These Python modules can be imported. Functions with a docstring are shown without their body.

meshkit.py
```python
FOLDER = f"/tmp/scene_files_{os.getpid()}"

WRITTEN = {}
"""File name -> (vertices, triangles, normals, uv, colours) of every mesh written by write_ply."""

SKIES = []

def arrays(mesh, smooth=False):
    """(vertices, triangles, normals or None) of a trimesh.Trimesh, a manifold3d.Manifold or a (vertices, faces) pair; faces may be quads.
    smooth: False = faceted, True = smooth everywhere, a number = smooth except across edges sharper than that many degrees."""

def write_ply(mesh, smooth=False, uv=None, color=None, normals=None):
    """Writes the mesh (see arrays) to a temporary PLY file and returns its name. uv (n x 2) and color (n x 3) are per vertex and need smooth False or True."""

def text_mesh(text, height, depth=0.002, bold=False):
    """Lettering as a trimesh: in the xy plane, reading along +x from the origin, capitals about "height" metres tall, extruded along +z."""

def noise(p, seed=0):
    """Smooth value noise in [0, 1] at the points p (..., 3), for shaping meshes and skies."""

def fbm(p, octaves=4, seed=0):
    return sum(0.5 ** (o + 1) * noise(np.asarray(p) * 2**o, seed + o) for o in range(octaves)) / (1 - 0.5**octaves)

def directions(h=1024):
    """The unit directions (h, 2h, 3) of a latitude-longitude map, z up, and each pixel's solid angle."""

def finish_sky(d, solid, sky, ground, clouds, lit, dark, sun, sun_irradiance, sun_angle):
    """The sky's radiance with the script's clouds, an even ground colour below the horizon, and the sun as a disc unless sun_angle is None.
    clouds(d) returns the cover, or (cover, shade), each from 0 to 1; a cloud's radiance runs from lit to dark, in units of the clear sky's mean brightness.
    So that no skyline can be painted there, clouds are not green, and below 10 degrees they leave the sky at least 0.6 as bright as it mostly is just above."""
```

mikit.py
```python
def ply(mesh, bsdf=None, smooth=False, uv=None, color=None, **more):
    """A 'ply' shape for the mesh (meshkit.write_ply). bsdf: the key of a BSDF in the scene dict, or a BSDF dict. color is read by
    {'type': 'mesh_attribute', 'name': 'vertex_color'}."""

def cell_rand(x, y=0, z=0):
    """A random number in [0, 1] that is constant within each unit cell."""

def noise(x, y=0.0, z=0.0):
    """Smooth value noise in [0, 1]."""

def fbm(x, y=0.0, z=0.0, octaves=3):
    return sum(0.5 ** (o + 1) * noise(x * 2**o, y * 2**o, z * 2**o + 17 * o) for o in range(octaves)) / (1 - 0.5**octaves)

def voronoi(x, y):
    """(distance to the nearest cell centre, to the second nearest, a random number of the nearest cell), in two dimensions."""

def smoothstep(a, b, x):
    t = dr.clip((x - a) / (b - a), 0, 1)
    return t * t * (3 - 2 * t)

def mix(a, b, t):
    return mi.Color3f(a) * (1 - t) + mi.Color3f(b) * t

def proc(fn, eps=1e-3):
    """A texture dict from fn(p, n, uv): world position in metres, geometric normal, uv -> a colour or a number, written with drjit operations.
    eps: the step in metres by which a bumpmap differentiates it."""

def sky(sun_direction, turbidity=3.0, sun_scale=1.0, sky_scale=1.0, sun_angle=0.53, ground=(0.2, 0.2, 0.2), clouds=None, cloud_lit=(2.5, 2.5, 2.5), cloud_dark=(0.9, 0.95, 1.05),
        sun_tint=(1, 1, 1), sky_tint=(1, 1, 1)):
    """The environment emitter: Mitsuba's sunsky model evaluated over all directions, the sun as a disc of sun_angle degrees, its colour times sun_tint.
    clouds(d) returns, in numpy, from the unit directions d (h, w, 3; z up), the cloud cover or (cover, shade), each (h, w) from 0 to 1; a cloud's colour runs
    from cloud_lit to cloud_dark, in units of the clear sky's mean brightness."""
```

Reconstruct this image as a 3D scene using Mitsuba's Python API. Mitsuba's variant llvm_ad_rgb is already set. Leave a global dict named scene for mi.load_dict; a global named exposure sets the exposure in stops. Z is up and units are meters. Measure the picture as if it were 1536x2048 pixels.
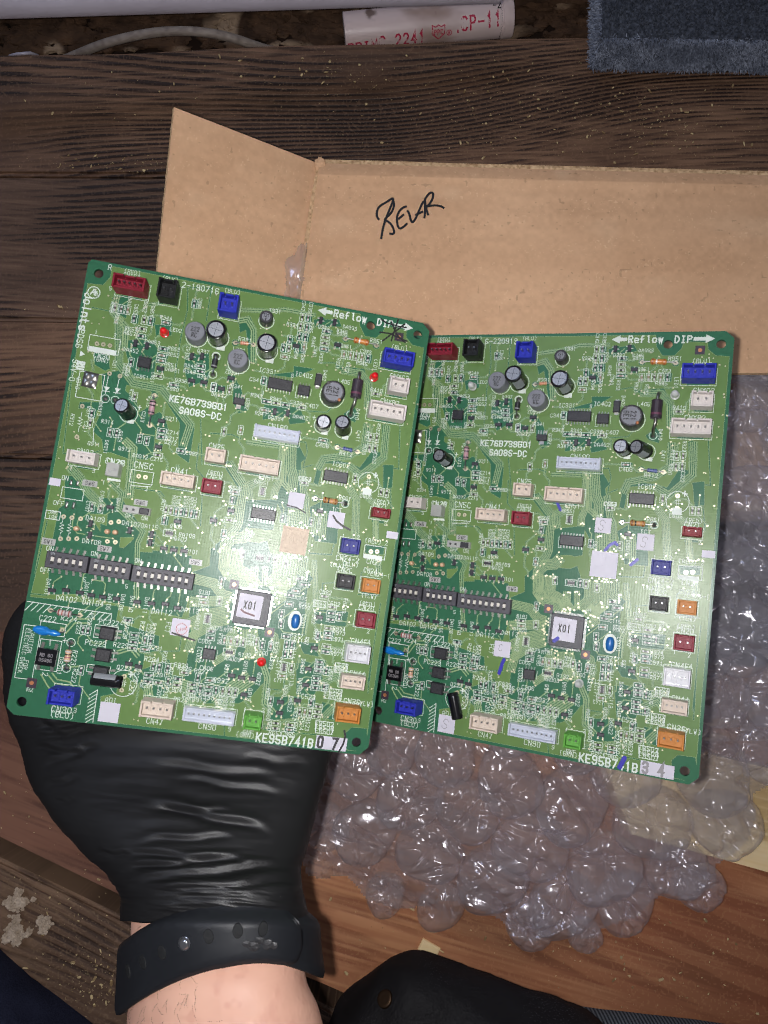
import math, random
import numpy as np, trimesh, mitsuba as mi, mikit, meshkit
import drjit as dr
import manifold3d as m3
import shapely
from shapely.geometry import Polygon, LineString, Point, box as sbox
from shapely.ops import unary_union
from mikit import proc, noise, fbm, voronoi, smoothstep, mix, cell_rand

T = mi.ScalarTransform4f
scene, labels = {}, {}
rng = np.random.default_rng(7)
random.seed(7)

# ------------------------------------------------------------------ camera, light, exposure
CAM = np.array([0.0, 0.0, 0.49])
TILT = math.radians(8)
FWD = np.array([0, math.sin(TILT), -math.cos(TILT)])
DOWN = np.array([0, -math.cos(TILT), -math.sin(TILT)])
RIGHT = np.array([1.0, 0, 0])
RC = np.stack([RIGHT, DOWN, FWD], 1)            # lens axes (right, down, forward) in the room
FPX = 1500.0                                     # focal length in pixels of the 1536 x 2048 photograph
scene['camera'] = {'type': 'perspective', 'fov': math.degrees(2 * math.atan(768 / FPX)), 'fov_axis': 'x', 'near_clip': 0.01, 'far_clip': 20.0,
                   'to_world': T().look_at(origin=CAM.tolist(), target=(CAM + FWD).tolist(), up=(-DOWN).tolist())}
# the phone's flash, a few millimetres left of the lens
fl = CAM + RC @ np.array([-0.013, -0.001, -0.003])
scene['phone_flash'] = {'type': 'disk', 'to_world': T().look_at(origin=fl.tolist(), target=(fl + FWD).tolist(), up=(-DOWN).tolist()) @ T().scale(0.0035),
                        'emitter': {'type': 'area', 'radiance': {'type': 'rgb', 'value': [12600, 12350, 12400]}}}
labels['phone_flash'] = {'label': 'small round white phone flash lamp just left of the lens', 'category': 'flash lamp'}
# the room's dim light: a cool lamp up on the left and weak bounce from the walls
scene['ceiling_lamp'] = {'type': 'rectangle', 'to_world': T().look_at(origin=[-1.0, 1.2, 2.3], target=[0, 0.1, 0], up=[0, 0, 1]) @ T().scale([0.6, 0.15, 1]),
                         'emitter': {'type': 'area', 'radiance': {'type': 'rgb', 'value': [4.5, 5.4, 7.8]}}}
labels['ceiling_lamp'] = {'label': 'long cool white ceiling lamp above the floor', 'category': 'ceiling lamp'}
scene['room_light'] = {'type': 'constant', 'radiance': {'type': 'rgb', 'value': [0.10, 0.10, 0.112]}}
exposure = 0.0


# ------------------------------------------------------------------ helpers
def at_depth(x, y, d):
    """The point d metres in front of the lens (along its axis) that the photograph shows at pixel x, y."""
    return CAM + RC @ np.array([(x - 768) / FPX * d, (y - 1024) / FPX * d, d])


def on_level(x, y, z=0.0):
    """The point at height z that the photograph shows at pixel x, y."""
    r = RC @ np.array([(x - 768) / FPX, (y - 1024) / FPX, 1.0])
    return CAM + r * (z - CAM[2]) / r[2]


def col(*c):
    """sRGB 0..255 to linear"""
    return [((v / 255) / 12.92 if v <= 10 else (((v / 255) + 0.055) / 1.055) ** 2.4) for v in c]


def rgb(v):
    return {'type': 'rgb', 'value': [float(x) for x in v]}


def mat(key, base, rough=0.5, spec=0.5, metal=0.0, coat=0.0, two=True, bump=None, **kw):
    d = {'type': 'principled', 'base_color': base if isinstance(base, dict) else rgb(base), 'roughness': rough if isinstance(rough, dict) else float(rough), 'specular': float(spec), 'metallic': float(metal), **kw}
    if coat:
        d['clearcoat'] = float(coat)
        d['clearcoat_gloss'] = 0.9
    if bump is not None:
        d = {'type': 'bumpmap', 'nested': d, 'texture': bump[0], 'scale': float(bump[1])}
    scene[key] = {'type': 'twosided', 'bsdf': d} if two else d
    return key


def uniq(key):
    if key not in scene and key not in used:
        used.add(key)
        return key
    k = 1
    while f'{key}_{k:03d}' in scene or f'{key}_{k:03d}' in used:
        k += 1
    used.add(f'{key}_{k:03d}')
    return f'{key}_{k:03d}'


used = set()


def put(key, shape, M=None):
    key = uniq(key)
    scene[key] = {**shape, 'to_world': T(M.tolist())} if M is not None else dict(shape)
    return key


def tag(key, label=None, cat=None, group=None, kind=None):
    d = labels.setdefault(key, {})
    for k, v in (('label', label), ('category', cat), ('group', group), ('kind', kind)):
        if v:
            d[k] = v


def cat(ms):
    return trimesh.util.concatenate([m for m in ms if len(m.faces)])


def bx(x0, x1, y0, y1, z0, z1):
    m = trimesh.creation.box(extents=(x1 - x0, y1 - y0, z1 - z0))
    m.apply_translation(((x0 + x1) / 2, (y0 + y1) / 2, (z0 + z1) / 2))
    return m


def cbox(x0, x1, y0, y1, z0, z1, c):
    """box with its top edges chamfered by c"""
    lo = [(x0, y0, z0), (x1, y0, z0), (x1, y1, z0), (x0, y1, z0)]
    mid = [(x, y, z1 - c) for x, y, _ in lo]
    top = [(x0 + c, y0 + c, z1), (x1 - c, y0 + c, z1), (x1 - c, y1 - c, z1), (x0 + c, y1 - c, z1)]
    f = [[3, 2, 1, 0], [8, 9, 10, 11]]
    for a in (0, 4):
        f += [[a + i, a + (i + 1) % 4, a + 4 + (i + 1) % 4, a + 4 + i] for i in range(4)]
    f = np.array(f)
    return trimesh.Trimesh(np.array(lo + mid + top, float), np.vstack([f[:, [0, 1, 2]], f[:, [0, 2, 3]]]), process=False)


def mm(m):
    m = m.copy()
    m.vertices = m.vertices * 0.001
    return m


def lathe(prof, n=24):
    """profile (r, z) turned about z"""
    p = np.array(prof, float)
    a = np.arange(n) * 2 * np.pi / n
    v = np.stack([p[:, None, 0] * np.cos(a), p[:, None, 0] * np.sin(a), np.repeat(p[:, 1:], n, 1)], -1).reshape(-1, 3)
    f = []
    for i in range(len(p) - 1):
        j = np.arange(n)
        k = (j + 1) % n
        f += [np.stack([i * n + j, i * n + k, (i + 1) * n + k], 1), np.stack([i * n + j, (i + 1) * n + k, (i + 1) * n + j], 1)]
    m = trimesh.Trimesh(v, np.vstack(f), process=False)
    m.merge_vertices()
    m.update_faces(m.nondegenerate_faces())
    return m


def tube(pts, r, n=10, capped=True):
    p = np.array(pts, float)
    r = np.broadcast_to(r, (len(p),)).astype(float)
    t = np.gradient(p, axis=0)
    t /= np.linalg.norm(t, axis=1, keepdims=True)
    a = np.cross(t, [0.13, 0.21, 0.97])
    a /= np.linalg.norm(a, axis=1, keepdims=True)
    b = np.cross(t, a)
    an = np.arange(n) * 2 * np.pi / n
    v = (p[:, None] + r[:, None, None] * (np.cos(an)[None, :, None] * a[:, None] + np.sin(an)[None, :, None] * b[:, None])).reshape(-1, 3)
    f = []
    for i in range(len(p) - 1):
        j = np.arange(n)
        k = (j + 1) % n
        f += [np.stack([i * n + j, i * n + k, (i + 1) * n + k], 1), np.stack([i * n + j, (i + 1) * n + k, (i + 1) * n + j], 1)]
    if capped:
        v = np.vstack([v, p[:1], p[-1:]])
        j = np.arange(n)
        k = (j + 1) % n
        e = (len(p) - 1) * n
        f += [np.stack([k, j, j * 0 + len(v) - 2], 1), np.stack([e + j, e + k, j * 0 + len(v) - 1], 1)]
    return trimesh.Trimesh(v, np.vstack(f), process=False)


def flat(geom, z, s=0.001):
    """a shapely area (mm, y down) as a sheet at height z mm, in metres with y up"""
    out = []
    for g in getattr(geom, 'geoms', [geom]):
        if g.is_empty or g.geom_type != 'Polygon' or g.area * s * s < 1e-10:
            continue
        v, f = trimesh.creation.triangulate_polygon(g, engine='earcut')
        v = np.c_[v[:, 0] * s, -v[:, 1] * s, np.full(len(v), z * s)]
        m = trimesh.Trimesh(v, f, process=False)
        if len(f) and np.cross(v[f[0][1]] - v[f[0][0]], v[f[0][2]] - v[f[0][0]])[2] < 0:
            m.faces = m.faces[:, ::-1]
        out.append(m)
    return trimesh.util.concatenate(out)


def slab(geom, z0, z1, s=0.001):
    """a shapely area (mm, y down) between heights z0 and z1 mm"""
    g = shapely.affinity.scale(geom, s, -s, origin=(0, 0))
    out = []
    for q in getattr(g, 'geoms', [g]):
        m = trimesh.creation.extrude_polygon(q, (z1 - z0) * s, engine='earcut')
        m.apply_translation((0, 0, z0 * s))
        out.append(m)
    return trimesh.util.concatenate(out)


def grid(nu, nv, fn, closed=False):
    """surface fn(u, v) -> (..., 3) on a grid; closed joins the last u to the first"""
    u, v = np.meshgrid(np.linspace(0, 1, nu, endpoint=not closed), np.linspace(0, 1, nv), indexing='ij')
    p = fn(u, v).reshape(-1, 3)
    i, j = np.meshgrid(np.arange(nu if closed else nu - 1), np.arange(nv - 1), indexing='ij')
    k = (i + 1) % nu
    q = np.stack([i * nv + j, k * nv + j, k * nv + j + 1, i * nv + j + 1], -1).reshape(-1, 4)
    return trimesh.Trimesh(p, np.vstack([q[:, [0, 1, 2]], q[:, [0, 2, 3]]]), process=False)


# ------------------------------------------------------------------ a stroke alphabet, as circuit boards are lettered with
FONT = {'A': '0002260442;0242', 'B': '0006363443330333;33424100', 'C': '4535160515010110304', 'D': '', ' ': ''}
FONT = {k: v for k, v in (line.split(' ', 1) for line in '''A 00 04 26 44 40|02 42
B 00 06 36 45 44 33 03|33 42 41 30 00
C 45 36 16 05 01 10 30 41
D 00 06 26 44 42 20 00
E 46 06 00 40|03 33
F 46 06 00|03 33
G 45 36 16 05 01 10 30 41 43 23
H 00 06|40 46|03 43
I 20 26|16 36|10 30
J 46 41 30 10 01
K 00 06|46 02|13 40
L 06 00 40
M 00 06 23 46 40
N 00 06 40 46
O 01 05 16 36 45 41 30 10 01
P 00 06 36 45 44 33 03
Q 01 05 16 36 45 41 30 10 01|22 40
R 00 06 36 45 44 33 03|23 40
S 45 36 16 05 04 13 33 42 41 30 10 01
T 06 46|26 20
U 06 01 10 30 41 46
V 06 20 46
W 06 10 23 30 46
X 00 46|06 40
Y 06 23 46|23 20
Z 06 46 00 40
0 01 05 16 36 45 41 30 10 01
1 15 26 20
2 05 16 36 45 44 00 40
3 05 16 36 45 44 33 42 41 30 10 01|13 33
4 30 36 02 42
5 46 06 03 33 42 41 30 10 01
6 45 36 16 05 01 10 30 41 42 33 03
7 06 46 10
8 13 04 05 16 36 45 44 33 13 02 01 10 30 41 42 33
9 01 10 30 41 45 36 16 05 04 13 43
- 03 43
+ 03 43|21 25
/ 00 46
( 37 15 11 3-
) 17 35 31 1-
. 10 11
e 02 42 43 34 14 03 01 10 40
f 10 15 26 36|03 33
l 16 26 21 30
o 01 03 14 34 43 41 30 10 01
w 04 10 23 30 44
i 20 24|25 26
n 00 04|03 14 34 43 40
t 16 11 20 30|04 34
s 43 34 14 03 12 32 41 30 10 01'''.split('\n'))}


def strokes(text, h, bold=0.15, wide=0.8):
    """centre lines of the lettering, centred on the origin, y down, in the unit of h; returns shapely lines"""
    s = h / 6
    adv = 4 * wide * s + h * 0.32
    n = len(text)
    x = -(n * adv - h * 0.32) / 2
    out = []
    for c in text:
        for pl in FONT.get(c, '').split('|') if FONT.get(c) else ():
            pts = [(x + int(q[0]) * wide * s, 3 * s - (-0.8 if q[1] == '-' else int(q[1])) * s) for q in pl.split()]
            if len(pts) > 1:
                out.append(LineString(pts))
        x += adv
    return out


def lettering(text, h, x, y, rot=0, bold=0.15, wide=0.8):
    g = unary_union([l.buffer(h * bold / 2, cap_style='square', join_style='mitre') for l in strokes(text, h, bold, wide)])
    if rot:
        g = shapely.affinity.rotate(g, rot, origin=(0, 0))
    return shapely.affinity.translate(g, x, y)


# ------------------------------------------------------------------ materials
def bc(*c):
    return [0.64 * v for v in col(*c)]


def weave(p, n, uv):
    return 0.5 + 0.25 * (dr.sin(uv.x * 6.2832 / 0.0011) + dr.sin(uv.y * 6.2832 / 0.0011)) + 0.3 * noise(uv.x * 900, uv.y * 900)


mat('mask_bare', bc(56, 112, 82), 0.3, 0.22, bump=(proc(weave, 1e-4), 0.000012))
mat('mask_copper', proc(lambda p, n, uv: mix(bc(116, 146, 84), bc(104, 138, 80), noise(uv.x * 25, uv.y * 25))), 0.305, 0.22, bump=(proc(weave, 1e-4), 0.000012))
mat('mask_track_lit', bc(152, 176, 128), 0.3, 0.26, bump=(proc(weave, 1e-4), 0.000012))  # same mask over copper, paler: flash glint on the edges painted in
mat('board_edge', bc(70, 120, 90), 0.6)
mat('print_white', bc(222, 232, 222), 0.5)
mat('solder', bc(205, 203, 196), 0.28, metal=1.0)
mat('solder_pad', bc(226, 216, 186), 0.35, metal=0.75)
mat('bare_copper', bc(222, 150, 105), 0.35, metal=0.6)
mat('tin_lead', bc(190, 190, 190), 0.25, metal=1.0)
mat('black_plastic', proc(lambda p, n, uv: mix(bc(38, 38, 42), bc(50, 50, 54), noise(p.x * 3000, p.y * 3000, p.z * 3000))), 0.42, 0.4)
mat('grey_plastic', bc(66, 66, 72), 0.45, 0.4)
mat('inductor_top', bc(128, 130, 138), 0.5, 0.4)
mat('ferrite', bc(52, 52, 54), 0.45)
mat('dark_print', bc(40, 40, 44), 0.6)
mat('switch_body', bc(66, 64, 72), 0.5)
mat('switch_slot', bc(14, 14, 16), 0.6)
mat('slider_white', bc(222, 216, 206), 0.45)
mat('sleeve_black', bc(20, 20, 23), 0.12, 0.8)
mat('sleeve_print', bc(150, 155, 160), 0.4)
mat('can_top', proc(lambda p, n, uv: mix(bc(205, 208, 214), bc(180, 184, 192), noise(p.x * 2500, p.y * 2500, p.z * 2500))), 0.42, metal=0.7)
mat('can_groove', bc(105, 108, 118), 0.5)
mat('can_side', bc(160, 160, 162), 0.22, metal=1.0)
for k, c in {'red': (140, 30, 50), 'redb': (138, 20, 34), 'black': (24, 25, 27), 'blue': (40, 52, 180), 'blueb': (44, 50, 140), 'orange': (204, 132, 56), 'green': (98, 172, 66), 'white': (222, 214, 208),
             'cream': (224, 208, 192), 'clear': (206, 212, 226), 'clearw': (224, 224, 228)}.items():
    mat('plastic_' + k, bc(*c), 0.5 if k not in ('clear', 'clearw') else 0.22, 0.3)
mat('grey_nylon', bc(176, 178, 172), 0.35)
mat('led_red', bc(232, 22, 28), 0.12, 0.6, coat=0.5)
mat('led_clear', bc(205, 208, 205), 0.06, 0.8, coat=0.8)
mat('ceramic_blue', bc(26, 128, 214), 0.22, 0.5, coat=0.4)
mat('ceramic_deep_blue', bc(44, 112, 186), 0.3, 0.5)
mat('sticker_white', bc(216, 213, 224), 0.55)
mat('sticker_tan', bc(206, 184, 158), 0.5)
mat('ink_black', bc(16, 16, 18), 0.5)
mat('ink_brown', bc(120, 82, 88), 0.5)
mat('ink_blue', bc(28, 26, 168), 0.4)
mat('ink_red', bc(196, 70, 70), 0.5)
mat('ink_grey', bc(150, 146, 150), 0.5)
scene['painted'] = {'type': 'twosided', 'bsdf': {'type': 'principled', 'base_color': {'type': 'mesh_attribute', 'name': 'vertex_color'}, 'roughness': 0.38, 'specular': 0.5}}
mat('diode_plum', bc(62, 50, 62), 0.4)

# ------------------------------------------------------------------ the floor and what lies on it
def wood(key, dark, mid, light, ang, scale, rough=0.55, ringf=1.0, bumpy=0.0006, dusty=0.0, red=None):
    ca, sa = math.cos(ang), math.sin(ang)

    def fields(p):
        x, y = p.x * ca + p.y * sa, -p.x * sa + p.y * ca
        w = fbm(x * 2.2 * scale, y * 7 * scale, 3.3, 2)
        w2 = fbm(x * 5 * scale, y * 16 * scale, 7.7, 3)
        t = y * 62 * scale * ringf + w * 14.0 * ringf + w2 * 2.6
        s = t - dr.floor(t)
        ring = smoothstep(0.15, 0.72, s) * (1 - smoothstep(0.8, 1.0, s)) * (0.35 + 1.1 * smoothstep(0.3, 0.6, fbm(x * 7 + 31, y * 20, 4.0, 3)))
        fine = fbm(x * 40 * scale, y * 700 * scale, 1.1, 2)
        big = fbm(x * 6, y * 11, 9.0, 3)
        return x, y, ring, fine, big

    def base(p, n, uv):
        x, y, ring, fine, big = fields(p)
        c = mix(mix(dark, mid, smoothstep(0.25, 0.7, 0.55 * (1 - ring) + 0.5 * fine)), light, smoothstep(0.5, 0.8, fine * 0.5 + big * 0.6) * 0.55)
        c = c * (0.5 + 0.9 * big)
        c = mix(c, mix(mid, light, 0.3), smoothstep(0.56, 0.7, fbm(x * 13 + 9, y * 30, 6.0, 4)) * 0.45)
        st = smoothstep(0.6, 0.78, fbm(x * 9 + 4, y * 24, 2.0, 3))
        c = mix(c, mi.Color3f(c) * 0.5, st * 0.6)
        if red is not None:
            c = mix(c, red, smoothstep(0.5, 0.75, fbm(x * 5, y * 30 + 3, 5.0, 3)) * 0.5)
        if dusty:
            c = mix(c, light, smoothstep(0.62, 0.9, noise(p.x * 900, p.y * 900)) * dusty)
        return c

    def height(p, n, uv):
        x, y, ring, fine, big = fields(p)
        return (1 - ring) * 0.7 + fine * 0.6

    mat(key, proc(base), rough, 0.35, bump=(proc(height, 3e-4), bumpy))


wood('wood_dark', col(48, 34, 27), col(102, 75, 57), col(142, 110, 86), 0.03, 1.0, 0.6, 3.0, 0.0006, 0.25)
wood('wood_dark_two', col(44, 32, 26), col(92, 69, 54), col(126, 99, 80), -0.08, 1.0, 0.6, 2.4, 0.0005, 0.2)
wood('wood_red', col(128, 80, 54), col(152, 100, 69), col(178, 130, 93), -0.26, 0.8, 0.55, 1.0, 0.0002, 0.2, col(126, 68, 45))
wood('wood_red_shaded', col(74, 48, 38), col(100, 66, 52), col(124, 88, 70), -0.35, 0.8, 0.6, 1.0, 0.0003, 0.3, col(86, 48, 38))  # the red wood again, with the dimmer light at the left put into its colour
wood('wood_grey', col(64, 47, 37), col(96, 73, 57), col(126, 101, 79), -0.42, 1.5, 0.7, 2.6, 0.0004, 0.4)
wood('wood_pale', col(180, 152, 106), col(212, 186, 140), col(224, 204, 164), -0.25, 0.8, 0.55, 0.5, 0.0002)
mat('dirt', proc(lambda p, n, uv: mix(col(20, 15, 13), col(58, 42, 34), fbm(p.x * 70, p.y * 70, p.z * 60, 4))), 0.9, 0.2)


def plank(name, outline_xy, z0, z1, bsdf, parent='floor'):
    """a board with this outline on the ground; its upper edges worn round and its top slightly uneven"""
    g = Polygon(outline_xy).buffer(-0.002).buffer(0.002, quad_segs=2)
    q = g.buffer(-0.0025, join_style='mitre')
    m = trimesh.creation.extrude_polygon(q, z1 - z0, engine='earcut')
    m.apply_translation((0, 0, z0))
    side = trimesh.creation.extrude_polygon(g, z1 - z0 - 0.002, engine='earcut')
    side.apply_translation((0, 0, z0))
    return put(f'{parent}__{name}', mikit.ply(cat([m, side]), bsdf))


def lv(*p, z=0.0):
    return [tuple(on_level(a, b, z)[:2]) for a, b in p]


base = trimesh.creation.box(extents=(3.2, 3.2, 0.02))
base.apply_translation((0, 0, -0.075))
put('floor', mikit.ply(base, 'dirt'))
tag('floor', kind='structure')
plank('plank', lv((-900, 118), (-40, 108), (250, 104), (520, 89), (800, 84), (1020, 74), (1700, 66), (2500, 60), (2500, 420), (1480, 385), (640, 352), (-900, 345)), -0.05, 0.0, 'wood_dark')
plank('plank', lv((-900, 347), (640, 354), (2500, 423), (2500, 700), (640, 650), (-900, 622)), -0.05, -0.0012, 'wood_dark_two')
plank('plank', lv((-900, 624), (640, 652), (2500, 702), (2500, 1010), (700, 930), (-900, 890)), -0.05, -0.0006, 'wood_dark')
plank('plank', lv((-900, 893), (700, 933), (700, 1300), (-900, 1235)), -0.05, -0.0015, 'wood_dark_two')
plank('plank', lv((-900, 1239), (420, 1274), (420, 1878), (252, 1800), (0, 1678), (-900, 1290)), -0.05, -0.0008, 'wood_red_shaded')  # left end of the red plank, split off to carry the shaded colour
plank('plank', lv((422, 1274), (2500, 1390), (2500, 2800), (650, 1972), (422, 1879)), -0.05, 0.0, 'wood_red')
plank('plank', lv((-900, 1318), (0, 1712), (252, 1832), (650, 2006), (900, 2130), (620, 2330), (250, 2120), (130, 2010), (0, 1905), (-900, 1480)), -0.05, 0.003, 'wood_grey')
plank('plank', lv((-900, 1500), (0, 1930), (620, 2360), (2500, 2860), (2500, 3600), (-900, 3600)), -0.055, -0.012, 'wood_dark_two')
put('pale_board', mikit.ply(slab(Polygon([(a * 1000, -b * 1000) for a, b in lv((1180, 1450), (1800, 1600), (1800, 1818), (1262, 1668), z=0.018)]), 0.5, 18), 'wood_pale'))
tag('pale_board', 'pale yellow timber board under the bubble wrap at the right edge', 'timber board')
used.add('floor')

# crumbs of sawdust and grit
mat('crumb_wood', proc(lambda p, n, uv: mix(col(120, 96, 66), col(206, 184, 140), cell_rand(p.x * 300, p.y * 300, 1))), 0.9, 0.1)
mat('lint', proc(lambda p, n, uv: mix(col(150, 132, 112), col(196, 180, 162), noise(p.x * 400, p.y * 400, p.z * 400))), 0.95, 0.1)
srng = np.random.default_rng(11)
ms = []
spots = [(1010, 210, 500, 110, 420, 0), (1330, 250, 240, 90, 320, 0), (560, 150, 260, 45, 90, 0), (300, 330, 300, 20, 160, 0), (180, 620, 170, 14, 60, 0), (150, 160, 260, 110, 60, 0), (140, 1000, 120, 240, 40, 0), (90, 1560, 90, 90, 110, 0), (900, 1930, 500, 150, 130, 0),
         (1350, 1950, 220, 160, 140, 0), (100, 1800, 120, 80, 60, 3), (180, 1960, 100, 70, 160, 3)]
for cx, cy, sx, sy, nn, up in spots:
    for _ in range(nn):
        x, y = srng.normal(cx, sx * .5), srng.normal(cy, sy * .5)
        if y < 108 - x * .03 or (1180 < x and y < 172):
            continue
        p = on_level(x, y, 0.0)
        s = 0.0003 + 0.0009 * srng.random() ** 4
        m = trimesh.creation.icosahedron() if s > .0009 else trimesh.creation.box()
        m.apply_scale([s * srng.uniform(.6, 2.2), s * srng.uniform(.4, 1), s * .5])
        m.apply_transform(trimesh.transformations.rotation_matrix(srng.uniform(0, 6.3), (0, 0, 1)))
        m.apply_translation((p[0], p[1], s * .4 + (0.003 if up else 0.0)))
        ms.append(m)
put('sawdust', mikit.ply(cat(ms), 'crumb_wood'))
tag('sawdust', 'pale crumbs of sawdust scattered over the dark floor boards', 'sawdust', kind='stuff')


def lump(p, r, seed, squash=(1, 1, .6), sub_=3, amp=.5, fr=1.4):
    m = trimesh.creation.icosphere(subdivisions=sub_)
    d = meshkit.fbm(m.vertices * fr + seed, 4, seed) - .5
    d2 = meshkit.fbm(m.vertices * fr * 3 + seed, 3, seed + 5) - .5
    m.vertices = m.vertices * (1 + amp * d + amp * .7 * d2)[:, None] * np.array(squash) * r
    m.apply_translation(p)
    return m


for i, (x, y, r) in enumerate([(38, 1800, .0056), (34, 1862, .0052), (90, 1846, .0036)]):
    p = on_level(x, y, 0.003)
    k = put('lint_clump', mikit.ply(cat([lump(p + np.array([*srng.normal(0, r * .55, 2), r * .1 + srng.uniform(0, r * .7)]), r * srng.uniform(.1, .42), int(srng.integers(1, 999)), (1, .8, .8), 2, 1.8, 2.4) for _ in range(70)]), 'lint'))
    tag(k, ['fluffy white lint clump, uppermost of three on the grey plank', 'fluffy white lint clump at the left edge, lowest of three', 'small white lint clump right of the two larger ones'][i], 'lint')
p = on_level(858, 1896)
m = cbox(-.006, .006, -.0035, .0035, 0, .002, .0006)
m.apply_transform(trimesh.transformations.rotation_matrix(-.5, (0, 0, 1)))
m.apply_translation(p)
put('wood_chip', mikit.ply(m, 'wood_pale'))
tag('wood_chip', 'small pale wood chip above the dark knee', 'wood chip')

# the gap beyond the planks: rubble, cable, pipe, white trim
mat('trim_white', proc(lambda p, n, uv: mix(col(186, 180, 192), col(164, 156, 166), fbm(p.x * 30, p.y * 30, p.z * 30, 3))), 0.5)
mat('pipe_white', proc(lambda p, n, uv: mix(mix(col(206, 186, 182), col(164, 140, 130), smoothstep(.45, .75, fbm(p.x * 26, p.y * 50, p.z * 40, 4))), col(96, 74, 62), smoothstep(.58, .8, fbm(p.x * 90, p.y * 60, 2, 4)) * .85)), 0.4)
mat('pipe_print', col(176, 30, 66), 0.6)
mat('cable_grey', proc(lambda p, n, uv: mix(col(150, 138, 128), col(110, 98, 90), noise(p.x * 300, p.y * 300, p.z * 300))), 0.6)
mat('rubble_mix', proc(lambda p, n, uv: mix(mix(col(34, 26, 22), col(96, 72, 54), fbm(p.x * 120, p.y * 120, p.z * 90, 3)), col(150, 128, 106), smoothstep(.72, .9, noise(p.x * 50, p.y * 50, 3)))), 0.9, 0.1)
rr = np.random.default_rng(5)
ms = []
for _ in range(900):
    x, y = rr.uniform(-60, 1230), 0
    y = rr.uniform(20, 110) - x * .03
    p = on_level(x, y, -0.045)
    ms.append(lump(p, rr.uniform(.001, .0055), int(rr.integers(1, 900)), (rr.uniform(.7, 2.6), rr.uniform(.5, 1.2), .6), 1 if rr.random() < .7 else 2, 1.3, 2.2))
put('rubble', mikit.ply(cat(ms), 'rubble_mix'))
tag('rubble', 'brown rubble and wood debris in the gap behind the planks', 'rubble', kind='stuff')
# back joist beyond the gap
g0, g1 = on_level(-300, 58, -0.02), on_level(1900, 10, -0.02)
d = (g1 - g0) / np.linalg.norm(g1 - g0)
m = trimesh.creation.box(extents=(3.0, 0.05, 0.07))
m.apply_transform(trimesh.transformations.rotation_matrix(math.atan2(d[1], d[0]), (0, 0, 1)))
m.apply_translation((g0 + g1) / 2 + np.array([0, .055, -0.02]))
put('floor__joist', mikit.ply(m, 'wood_dark_two'))
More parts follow.
